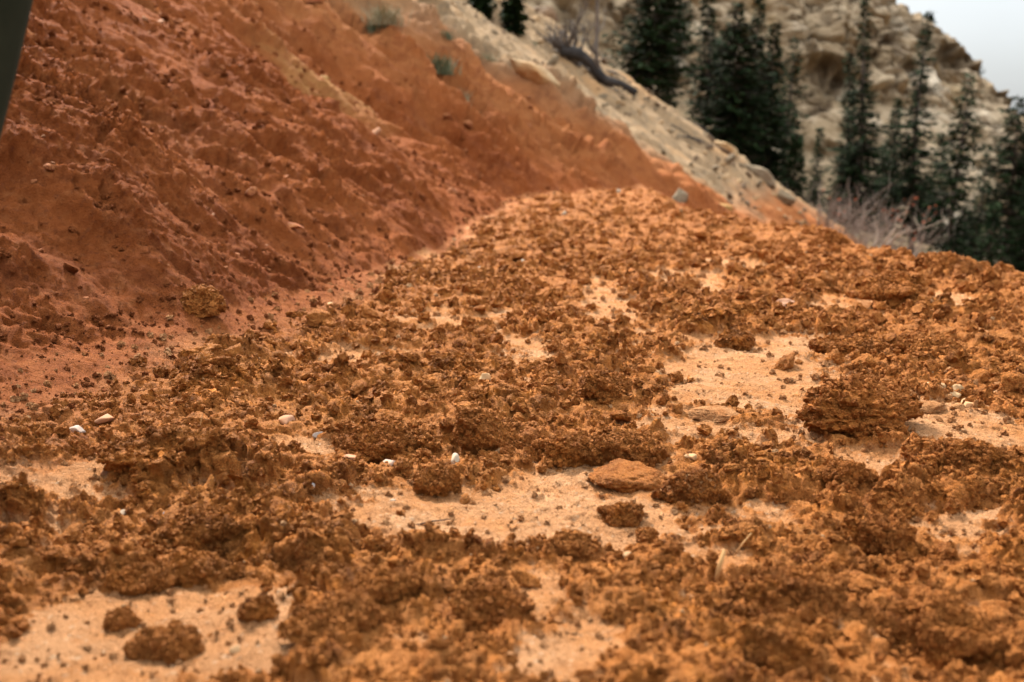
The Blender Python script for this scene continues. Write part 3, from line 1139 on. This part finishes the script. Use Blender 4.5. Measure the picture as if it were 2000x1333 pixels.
CL = 'big clods of churned mud on the trail'
H_ = [
    (1690, 862, 200, 96, 'biggest crumbly mud mound, right of the pale patch', M_MUD, 6, 3, 1.1, .9),
    (945, 880, 120, 110, 'upright broken mud block with a flat pale face in the middle ridge', M_MUD, 6, 8, .75, .7),
    (730, 880, 150, 95, 'rounded rough clod left of the upright broken block', M_MUD, 5, 4, 1.0, .8),
    (1360, 985, 120, 75, 'pinkish-brown clod with a pale tilted top right of the bare patch', M_DRY, 5, 6, .7, .8),
    (1217, 1018, 75, 44, 'round crumbly clod alone on the right of the bare patch', M_MUD, 5, 3, 1.1, .9),
    (1265, 1052, 32, 32, 'little reddish upright clod beside the round one on the bare patch', M_MUD, 4, 3, .8, .9),
    (855, 960, 85, 75, 'leaning triangular dark-edged clod beside the white stone', M_MUD, 5, 6, .8, .6),
    (320, 935, 220, 80, 'broad clod with a dark hollow under it at the left', M_MUD, 5, 4, 1.0, .7),
    (1622, 483, 66, 32, 'dark lump sitting on the far trail edge before the brush', M_MUD, 5, 3, 1.0, .9),
    (1750, 600, 105, 56, 'dark shaded clod near the trail edge on the right', M_MUD, 5, 4, 1.0, .8),
    (1840, 712, 125, 46, 'long low clod above the pale rubble on the right', M_MUD, 5, 3, 1.1, .6),
    (1655, 700, 120, 40, 'low crumbly clod right of the upper bare patch', M_MUD, 5, 3, 1.1, .7),
    (235, 1222, 46, 46, 'small clod standing on the bottom left bare patch', M_MUD, 5, 3, 1.0, .9),
    (320, 1290, 130, 60, 'flat dark clod lying across the bottom left bare patch', M_MUD, 5, 3, 1.0, .6),
    (505, 1218, 62, 46, 'round clod at the right end of the bottom left bare patch', M_MUD, 5, 3, 1.0, .9),
    (1870, 545, 130, 52, 'rounded mud hump on the trail edge at the right', M_MUD, 5, 3, 1.0, .8),
    (1655, 960, 72, 50, 'brown clod on the whitish spot right of the flat slab', M_MUD, 5, 4, 1.0, .8),
    (1905, 950, 140, 65, 'wide clod near the right edge below the biggest mound', M_MUD, 5, 4, 1.0, .7),
    (1230, 905, 130, 70, 'knobbly clod behind the flat smooth slab', M_MUD, 5, 4, 1.1, .7),
    (1120, 900, 150, 60, 'long crumbly clod forming the middle of the mud ridge', M_MUD, 5, 4, 1.1, .6),
    (1440, 690, 60, 40, 'clod at the left end of the upper bare patch', M_MUD, 5, 4, 1.0, .8),
    (1180, 795, 90, 50, 'clod in the churned mud above the ridge', M_MUD, 5, 4, 1.1, .8),
    (890, 725, 80, 36, 'dark clod in the churned mud behind the left rounded clod', M_MUD, 5, 4, 1.1, .8),
    (380, 1120, 140, 60, 'clod with a dark slot under it above the bottom left bare patch', M_MUD, 5, 4, 1.0, .7),
    (270, 1140, 110, 45, 'long clod left of the slotted clod at the bottom left', M_MUD, 5, 4, 1.0, .7),
    (750, 1190, 130, 60, 'blurred clod below the central bare patch', M_MUD, 5, 4, 1.1, .8),
    (960, 1230, 150, 80, 'blurred dark clod at the bottom centre', M_MUD, 5, 4, 1.1, .8),
    (1560, 1200, 170, 80, 'blurred cracked clod at the bottom right', M_MUD, 5, 4, 1.0, .8),
    (1720, 1060, 120, 70, 'clod with a black hollow beside it at the lower right', M_MUD, 5, 5, 1.0, .8),
    (1880, 1270, 190, 110, 'large blurred clod in the bottom right corner', M_MUD, 5, 4, 1.0, .8),
    (410, 1055, 150, 70, 'crumbly heap of mud at left centre', M_MUD, 5, 3, 1.2, .8),
    (1110, 1090, 90, 36, 'flat clod on the lower edge of the central bare patch', M_MUD, 5, 3, 1.1, .7),
    (1540, 1310, 200, 80, 'blurred clod at the bottom edge right of centre', M_MUD, 5, 4, 1.1, .8),
    (640, 1280, 170, 70, 'blurred clod at the bottom edge left of centre', M_MUD, 5, 4, 1.1, .8),
    (380, 620, 105, 50, 'rounded lump bulging from the foot of the red slope', M_MUD, 5, 3, .8, .7),
]
for i, (px, py, wp, hp, lab, mat, sub, fc, cr, dep) in enumerate(H_):
    hero('mud_clod', px, py, wp, hp, 1000 + i, lab, mat, 'clod', sub, fc, cr, rot=.0 if i % 3 else .25, depth=dep, group=CL)
# flat smooth slab
hero('mud_slab', 1232, 948, 150, 42, 1100, 'flat smooth-topped slab of mud lifting over a dark gap', M_MUD, 'clod', 5, 6, .6, depth=.75, tilt=(.10, .06), wob=.35, sink=.2)
hero('mud_slab', 1400, 828, 110, 24, 1101, 'thin pinkish flake of mud left of the biggest mound', M_DRY, 'clod', 5, 3, .35, depth=.7, wob=.2, group=None)
hero('mud_slab', 1815, 825, 90, 26, 1102, 'smooth pinkish flake of mud right of the biggest mound', M_DRY, 'clod', 5, 3, .3, depth=.7, wob=.2)

# named stones
for i, (px, py, wp, hp, lab, mat) in enumerate([
        (1335, 500, 20, 18, 'white pebble alone on the upper right of the trail', M_WHITE),
        (1020, 533, 16, 13, 'white pebble in the middle of the upper trail', M_WHITE),
        (1102, 432, 15, 12, 'pale pebble high on the trail left of its middle', M_WHITE),
        (1208, 381, 14, 10, 'pale pebble at the far end of the trail', M_WHITE),
        (907, 486, 15, 11, 'pale pebble at the foot of the red slope, farther of two', M_CREAM),
        (934, 533, 14, 11, 'pale pebble at the foot of the red slope, nearer of two', M_WHITE),
        (1107, 552, 14, 10, 'cream pebble right of the middle white pebble', M_CREAM),
        (888, 920, 26, 28, 'chalk-white stone beside the leaning triangular clod', M_WHITE),
        (763, 902, 46, 15, 'long slanted grey stone above the central bare patch', M_GREY),
        (682, 912, 40, 22, 'pinkish pale stone left of the long slanted grey one', M_PINK),
        (766, 986, 15, 11, 'small white pebble at the top left of the central bare patch', M_WHITE),
        (610, 974, 15, 14, 'small bluish pebble left of the central bare patch', M_BLUE),
        (240, 1008, 17, 11, 'small white pebble left of the crumbly heap', M_WHITE),
        (325, 1008, 16, 10, 'small bluish pebble beside the white one at the left', M_BLUE),
        (312, 1242, 24, 16, 'cream stone in the middle of the bottom left bare patch', M_CREAM),
        (455, 1284, 30, 20, 'larger cream stone at the bottom of the lower left bare patch', M_CREAM),
        (207, 935, 34, 20, 'pinkish-grey flat stone at the left under the slope', M_PINK),
        (152, 862, 44, 20, 'grey ledge stone at the foot of the slope, rightmost of two', M_GREY),
        (50, 862, 26, 16, 'grey ledge stone at the foot of the slope, leftmost of two', M_GREY),
        (205, 850, 40, 20, 'flat grey-brown stone above the pinkish-grey one', M_PINK),
        (945, 770, 40, 24, 'whitish stone half buried above the mud ridge', M_CREAM),
        (1292, 1066, 18, 14, 'cream pebble right of the little reddish clod', M_WHITE),
        (1535, 612, 44, 24, 'flat tan stone right of the upper pale streak', M_PINK),
        (1560, 950, 18, 12, 'white chip under the whitish spot on the right', M_WHITE),
        (620, 855, 26, 14, 'grey chip above the pinkish pale stone', M_GREY),
        (560, 838, 50, 16, 'flat brown-grey stone in the mud at left centre', M_PINK),
        (645, 605, 22, 12, 'pale chip on the smooth foot of the red slope', M_CREAM),
        (1350, 915, 28, 18, 'cream chip at the top of the pinkish-brown clod', M_CREAM),
        (790, 1068, 10, 9, 'small dark grey pebble on the central bare patch', M_GREY),
        (1225, 1125, 26, 14, 'yellowish chip in the mud below the bare patch', M_CREAM)]):
    hero('pebble', px, py, wp, hp, 1200 + i, lab, mat, 'stone', 3, 7, 0, rot=i * .7, depth=.75, group='loose stones on the trail', sink=.5, wob=.3)
# pale rubble cluster on the right
rg = random.Random(21)
for i in range(16):
    px, py = rg.gauss(1850, 55), rg.gauss(785, 20)
    hero('rubble_stone', px, py, rg.uniform(16, 42), rg.uniform(12, 26), 1300 + i, 'pale chunk in the rubble patch right of the biggest mound', M_DRY if i % 3 else M_CREAM, 'stone', 3, 7, 0, rot=i, depth=.8,
         group='pale rubble on the right of the trail')
# boulders on the slopes
for i, (px, py, wp, hp, lab, mat, sc) in enumerate([
        (1034, 166, 150, 62, 'tan slab overhanging the red slope at the edge of the pale band', M_TANROCK, .6),
        (1062, 24, 75, 40, 'dark brown boulder at the top among the pale slopes', M_DARKROCK, .7),
        (1330, 408, 70, 40, 'grey rock just beyond the far end of the trail', M_GREYROCK, .6),
        (1415, 420, 60, 36, 'ochre squared rock beyond the trail, right of the grey rock', M_OCHRE, .7),
        (1490, 352, 120, 34, 'long rugged rock on the crest of the pale ridge', M_GREYROCK, .6),
        (1420, 300, 70, 30, 'pale rugged rock farther up the ridge crest', M_TANROCK, .6),
        (1535, 395, 50, 44, 'dark-sided rock at the lower end of the ridge crest', M_GREYROCK, .6),
        (612, 22, 46, 40, 'round red boulder at the top of the red slope', M_RUST, .8),
        (950, 62, 34, 14, 'small tan ledge stone on the pale band', M_TANROCK, .7),
        (630, 150, 50, 26, 'yellowish stone among dark stones on the red slope', M_OCHRE, .7),
        (528, 165, 26, 16, 'pale pink stone in the middle of the red slope', M_PINK, .7),
        (570, 455, 46, 20, 'smooth orange stone low on the red slope', M_RUST, .7)]):
    o = hero('boulder', px, py, wp, hp, 1400 + i, lab, mat, 'rock', 4, 16, .12, rot=i * .6 - .4, depth=sc, group='rocks on the slopes', sink=.1, wob=.4, dist={1: 16.8, 2: 8.0, 3: 8.8}.get(i))
    if i in (0, 4, 5):
        o.rotation_euler = (0, .62, 0)
# stones stuck in the slope
rg = random.Random(31)
protos = [mesh_np('slope_stone', *lump(1500 + k, 3, (1, .8, .6), 6, .3 if k % 2 else 0)) for k in range(6)]
for k, me in enumerate(protos):
    me.materials.append([M_RUST, M_RUST, M_RUST, M_SLOPEDIRT, M_PINK, M_SLOPEDIRT][k])
cnt = 0
while cnt < 110:
    px, py = rg.uniform(40, 1250), rg.uniform(10, 640)
    x, y, z, t = raycast(px, py)
    zz, mud, hm = land(x, y)
    if hm[0] < .9 or t > 13:
        continue
    cnt += 1
    s = rg.uniform(3, 9) * t / FPX * (2.2 if rg.random() < .1 else 1)
    o = link('slope_stone', protos[rg.randrange(6)], None, None, (x, y, zz[0] + s * .2))
    o.scale = (s, s, s)
    o.rotation_euler = (rg.uniform(-.5, .5), rg.uniform(.2, .9), rg.random() * 6)
    tag(o, 'small stone stuck in the crumbling red slope', 'stone', 'stones stuck in the red slope')

# broken stones lying on the pale ridge
protos = [mesh_np('scree_stone', *lump(1550 + k, 3, (1, .8, .7), 12, 0, .4)) for k in range(6)]
for k, me in enumerate(protos):
    me.materials.append([M_TANROCK, M_GREYROCK, M_DARKROCK][k % 3])
cnt = 0
for tries in range(6000):
    px, py = rg.uniform(860, 1600), rg.uniform(5, 440)
    x, y, z, t = raycast(px, py)
    if y < 9.5 or y > 19 or z + .9 * (y - 9.8) < .4 and rg.random() < .7:
        continue
    zz, mud, hm = land(x, y)
    if hm[0] < .9:
        continue
    cnt += 1
    s = rg.uniform(3, 8) * t / FPX * (2.0 if rg.random() < .12 else 1)
    o = link('scree_stone', protos[rg.randrange(6)], None, None, (x, y, zz[0] + s * .25))
    o.scale = (s * 1.3, s, s)
    o.rotation_euler = (rg.uniform(-.5, .5), rg.uniform(.2, .9), rg.random() * 6)
    tag(o, 'broken stone among the scree lying on the pale ridge', 'stone', 'scree on the pale ridge')
    if cnt >= 230:
        break

# smaller clods: 260 of them, each its own object
protos = [mesh_np('small_clod', *lump(1600 + k, 4, (1, .85, .7), 4, 1.15)) for k in range(12)]
for me in protos:
    me.materials.append(M_MUD)
rg = random.Random(41)
cnt = 0
while cnt < 260:
    py = rg.uniform(395, 1330)
    px = rg.uniform(0, 2000)
    if py < 860 - .45 * px or py < 395 + (px - 1300) * .27:
        continue
    x, y = at(px, py)
    zz, mud, hm = land(x, y)
    if hm[0] > .3 or rg.random() > .03 + mud[0] or y > 7.2 or x > np.interp(y, EDGE[:, 0], EDGE[:, 1]):
        continue
    cnt += 1
    wpx = rg.uniform(14, 34) if rg.random() < .75 else rg.uniform(34, 62)
    s = min(.5 * wpx * math.hypot(x, y) / FPX, .045)
    o = link('small_clod', protos[rg.randrange(12)], None, None, (x, y, zz[0] + s * .22))
    o.scale = (s * rg.uniform(.85, 1.3), s * rg.uniform(.8, 1.1), s * rg.uniform(.75, 1.1))
    o.rotation_euler = (rg.uniform(-.5, .5), rg.uniform(-.5, .5), rg.random() * 6.28)
    tag(o, 'small crumbly brown clod among many on the churned trail', 'clod', 'small clods on the churned trail')

# ------------------------------------------------------------------ crumbs and grit: nobody could count them
rs = np.random.RandomState(51)
N = 255000
az = np.radians(rs.uniform(-31, 38, N))
rr = .5 * (9 / .5) ** rs.rand(N)
cx, cy = rr * np.sin(az), rr * np.cos(az)
cz, cm, ch = land(cx, cy)
csm = sstep(-.14, .16, fbm2(cx / .13 + .02 * cy, cy / .10, 4, 77))
dn = sstep(-.35, .35, fbm2(cx / .09, cy / .09, 3, 360))
keep = (ch < .6) & (rs.rand(N) < .07 + (.03 + .34 * dn * (1 - .8 * csm) * (1 + .6 * sstep(2, 4, rr))) * cm) & (cx < np.interp(cy, EDGE[:, 0], EDGE[:, 1]) + .05)
cx, cy, cz, cm, rr = cx[keep], cy[keep], cz[keep], cm[keep], rr[keep]
sz = (.0010 + .0070 * rs.rand(len(cx)) ** 5.0) * np.clip(rr / 1.3, .55, 2.4)
isg = rs.rand(len(cx)) < .025
# crumbs clinging to the steep sides of the clods
N2 = 90000
az = np.radians(rs.uniform(-31, 31, N2))
r2 = .5 * (4.5 / .5) ** rs.rand(N2)
ex, ey = r2 * np.sin(az), r2 * np.cos(az)
ez, em, eh = land(ex, ey)
gy = np.abs(land(ex, ey + .004)[0] - land(ex, ey - .004)[0]) / .008
kp = (gy > 1.1) & (eh < .5) & (rs.rand(N2) < .95)
ex, ey, ez, r2 = ex[kp], ey[kp], ez[kp], r2[kp]
es = (.0016 + .0042 * rs.rand(len(ex)) ** 3) * np.clip(r2 / 1.3, .6, 2)
cx, cy, cz = np.concatenate([cx, ex]), np.concatenate([cy, ey - .002]), np.concatenate([cz, ez - .001])
sz, cm, isg = np.concatenate([sz, es]), np.concatenate([cm, np.ones(len(ex))]), np.concatenate([isg, np.zeros(len(ex), bool)])
hp = np.concatenate(HERO_PTS)
cx, cy, cz = np.concatenate([cx, hp[:, 0]]), np.concatenate([cy, hp[:, 1]]), np.concatenate([cz, hp[:, 2]])
sz = np.concatenate([sz, (.0012 + .0036 * rs.rand(len(hp)) ** 2.5) * np.clip(np.hypot(hp[:, 0], hp[:, 1]) / 1.3, .75, 3)])
cm = np.concatenate([cm, np.ones(len(hp))])
isg = np.concatenate([isg, np.zeros(len(hp), bool)])


def crumb_cloud(name, sel, mat, scale, crumbly):
    me = mesh_np(name, np.stack([cx[sel], cy[sel], cz[sel] + sz[sel] * .25], 1), [])
    attr(me, 'size', sz[sel] * scale)
    o = link(name, me, None)
    tag(o, kind='stuff')
    g = bpy.data.node_groups.new(name, 'GeometryNodeTree')
    g.interface.new_socket('Geometry', in_out='INPUT', socket_type='NodeSocketGeometry')
    g.interface.new_socket('Geometry', in_out='OUTPUT', socket_type='NodeSocketGeometry')
    N_ = g.nodes.new
    gi, go = N_('NodeGroupInput'), N_('NodeGroupOutput')
    m2p = N_('GeometryNodeMeshToPoints')
    g.links.new(gi.outputs[0], m2p.inputs['Mesh'])
    m2i = N_('GeometryNodeGeometryToInstance')
    for k in range(6):
        ic = N_('GeometryNodeMeshIcoSphere')
        ic.inputs['Subdivisions'].default_value = 3
        ic.inputs['Radius'].default_value = 1
        sp = N_('GeometryNodeSetPosition')
        no = N_('ShaderNodeTexNoise')
        no.noise_dimensions = '4D'
        no.inputs['W'].default_value = 3.7 * k + .5
        no.inputs['Scale'].default_value = 1.15 if crumbly else 1.0
        no.inputs['Detail'].default_value = 3 if crumbly else 1
        sub_ = N_('ShaderNodeVectorMath')
        sub_.operation = 'SUBTRACT'
        sub_.inputs[1].default_value = (.5, .5, .5)
        g.links.new(no.outputs['Color'], sub_.inputs[0])
        scl = N_('ShaderNodeVectorMath')
        scl.operation = 'SCALE'
        scl.inputs['Scale'].default_value = 3.6 if crumbly else 1.9
        g.links.new(sub_.outputs[0], scl.inputs[0])
        g.links.new(ic.outputs['Mesh'], sp.inputs['Geometry'])
        g.links.new(scl.outputs[0], sp.inputs['Offset'])
        g.links.new(sp.outputs[0], m2i.inputs[0])
    iop = N_('GeometryNodeInstanceOnPoints')
    iop.inputs['Pick Instance'].default_value = True
    g.links.new(m2p.outputs[0], iop.inputs['Points'])
    g.links.new(m2i.outputs[0], iop.inputs['Instance'])
    rv = N_('FunctionNodeRandomValue')
    rv.data_type = 'FLOAT_VECTOR'
    rv.inputs['Min'].default_value = (0, 0, 0)
    rv.inputs['Max'].default_value = (6.28, 6.28, 6.28)
    g.links.new(rv.outputs['Value'], iop.inputs['Rotation'])
    na = N_('GeometryNodeInputNamedAttribute')
    na.data_type = 'FLOAT'
    na.inputs['Name'].default_value = 'size'
    g.links.new(na.outputs['Attribute'], iop.inputs['Scale'])
    sm = N_('GeometryNodeSetMaterial')
    sm.inputs['Material'].default_value = mat
    g.links.new(iop.outputs[0], sm.inputs['Geometry'])
    g.links.new(sm.outputs[0], go.inputs[0])
    md = o.modifiers.new('crumbs', 'NODES')
    md.node_group = g
    return o


crumb_cloud('mud_crumbs', ~isg & (cm > .35), M_MUD, 1.0, True)
crumb_cloud('dry_crumbs', ~isg & (cm <= .35), M_DRY, .6, True)
crumb_cloud('pale_grit', isg, M_CREAM, .6, False)

# loose dirt on the red slope
N = 90000
az = np.radians(rs.uniform(-31, 8, N))
rr = 1.0 * 7 ** rs.rand(N)
cx, cy = rr * np.sin(az), rr * np.cos(az)
cz, cm, ch = land(cx, cy)
dn = sstep(-.3, .35, fbm2(cx / .35, cy / .35, 4, 365))
upw = base_height(cx, cy)[2]
keep = ((ch > .6) & (rs.rand(N) < .04 + .30 * dn ** 2)) | ((ch <= .6) & (upw > -.16 + .1 * sstep(1.9, 2.8, cy)) & (rs.rand(N) < .10))
cx, cy, cz, rr = cx[keep], cy[keep], cz[keep], rr[keep]
sz = (.0012 + .0048 * rs.rand(len(cx)) ** 4.0) * np.clip(rr / 2.0, .7, 2.2)
crumb_cloud('slope_crumbs', np.ones(len(cx), bool), M_SLOPEDIRT, 1.0, True)

# ------------------------------------------------------------------ straws and twigs on the mud
for i, (px, py, L, a, mat, lab, r) in enumerate([
        (845, 1031, .040, .1, M_CHAR, 'thin dark straw lying on the central bare patch', .0007),
        (1450, 1085, .028, .9, M_STRAW, 'blurred pale twig sticking up at the lower right', .0008),
        (1405, 1140, .03, 1.3, M_STRAW, 'blurred ochre flake of straw standing in the mud at the lower right', .0022),
        (395, 885, .03, 1.4, M_STRAW, 'short pale straw standing behind the broad hollowed clod', .0007)]):
    x, y, z = on_trail(px, py)
    mb = MB()
    d = Vector((math.cos(a), .2, math.sin(a))).normalized()
    mb.add(tube([d * (-L / 2), Vector((0, 0, .001)), d * (L / 2)], [r, r, r * .6], 6))
    o = mb.build('straw', mat, None, loc=(x, y, z + (L / 2 * math.sin(a)) + .003))
    tag(o, lab, 'straw', 'bits of straw on the trail')

# ------------------------------------------------------------------ the person at the left edge
def person(loc):
    root = empty('person', loc)
    tag(root, 'person in dark green trousers cut by the upper left edge', 'person')

    def skin(name, verts, edges, radii, mat, rootv=0):
        me = bpy.data.meshes.new(name)
        me.from_pydata(verts, edges, [])
        o = link(name, me, mat, root)
        md = o.modifiers.new('skin', 'SKIN')
        md.use_smooth_shade = True
        for k, sv in enumerate(me.skin_vertices[0].data):
            rr_ = radii[k]
            sv.radius = rr_ if isinstance(rr_, tuple) else (rr_, rr_)
            sv.use_root = k == rootv
        o.modifiers.new('sub', 'SUBSURF').render_levels = 2
        return o
    # faces -X (uphill), knees bent, hips back
    b = [(.0, 0, .84), (-.05, 0, 1.05), (-.12, 0, 1.28), (-.15, 0, 1.40), (-.18, 0, 1.48), (-.20, 0, 1.58), (-.20, 0, 1.66)]
    e = [(k, k + 1) for k in range(6)]
    r = [(.12, .09), (.125, .09), (.14, .09), (.07, .06), (.05, .05), (.085, .075), (.06, .06)]
    for s in (-1, 1):
        n0 = len(b)
        b += [(-.02, .09 * s, .80), (-.215, .10 * s, .455), (-.29, .10 * s, .09), (-.40, .11 * s, .04)]
        e += [(0, n0), (n0, n0 + 1), (n0 + 1, n0 + 2), (n0 + 2, n0 + 3)]
        r += [.075, .052, .038, .035]
        n1 = len(b)
        b += [(-.12, .18 * s, 1.32), (-.16, .23 * s, 1.05), (-.34, .20 * s, .95), (-.40, .19 * s, .93)]
        e += [(2, n1), (n1, n1 + 1), (n1 + 1, n1 + 2), (n1 + 2, n1 + 3)]
        r += [.055, .042, .030, .030]
        hb = n1 + 3
        for fk, (fy, fl) in enumerate([(-.028, .06), (-.010, .07), (.010, .068), (.028, .055)]):
            m0 = len(b)
            b += [(-.44, .19 * s + fy, .925), (-.44 - fl * .5, .19 * s + fy, .915), (-.44 - fl * .85, .19 * s + fy, .89)]
            e += [(hb, m0), (m0, m0 + 1), (m0 + 1, m0 + 2)]
            r += [.009, .0085, .007]
        m0 = len(b)
        b += [(-.42, .19 * s - .035 * s, .94), (-.455, .19 * s - .05 * s, .93)]
        e += [(hb, m0), (m0, m0 + 1)]
        r += [.010, .008]
    skin('body', b, e, r, M_SKIN)
    tv, te, tr = [(.0, 0, .88)], [], [(.16, .12)]
    for s in (-1, 1):
        n0 = len(tv)
        tv += [(-.095, .095 * s, .78), (-.146, .10 * s, .63), (-.185, .10 * s, .47), (-.215, .10 * s, .38), (-.265, .10 * s, .20), (-.295, .10 * s, .07)]
        te += [(0, n0)] + [(n0 + k, n0 + k + 1) for k in range(5)]
        tr += [.105, .097, .085, .080, .075, .072]
    skin('trousers', tv, te, tr, M_CLOTH)
    jv = [(-.01, 0, .86), (-.05, 0, 1.06), (-.12, 0, 1.29), (-.15, 0, 1.40)]
    je = [(0, 1), (1, 2), (2, 3)]
    jr = [(.175, .13), (.17, .125), (.17, .12), (.085, .08)]
    for s in (-1, 1):
        n0 = len(jv)
        jv += [(-.12, .19 * s, 1.32), (-.16, .235 * s, 1.05), (-.31, .205 * s, .955)]
        je += [(2, n0), (n0, n0 + 1), (n0 + 1, n0 + 2)]
        jr += [.075, .062, .052]
    skin('jacket', jv, je, jr, M_JACKET)
    v, f = lump(1, 4, (.105, .092, .10), 0, 0, .08)
    v = v + np.array([-.185, 0, 1.67])
    link('hair', mesh_np('hair', v, f), M_HAIR, root)
    for s in (-1, 1):
        v, f = lump(2, 4, (.115, .050, .06), 0, 0, .05)
        v[:, 2] = np.maximum(v[:, 2], -.035)
        v = v + np.array([-.345, .105 * s, .035])
        link('boot', mesh_np('boot', v, f), M_BOOT, root)


person((-.2895, .70, 0))
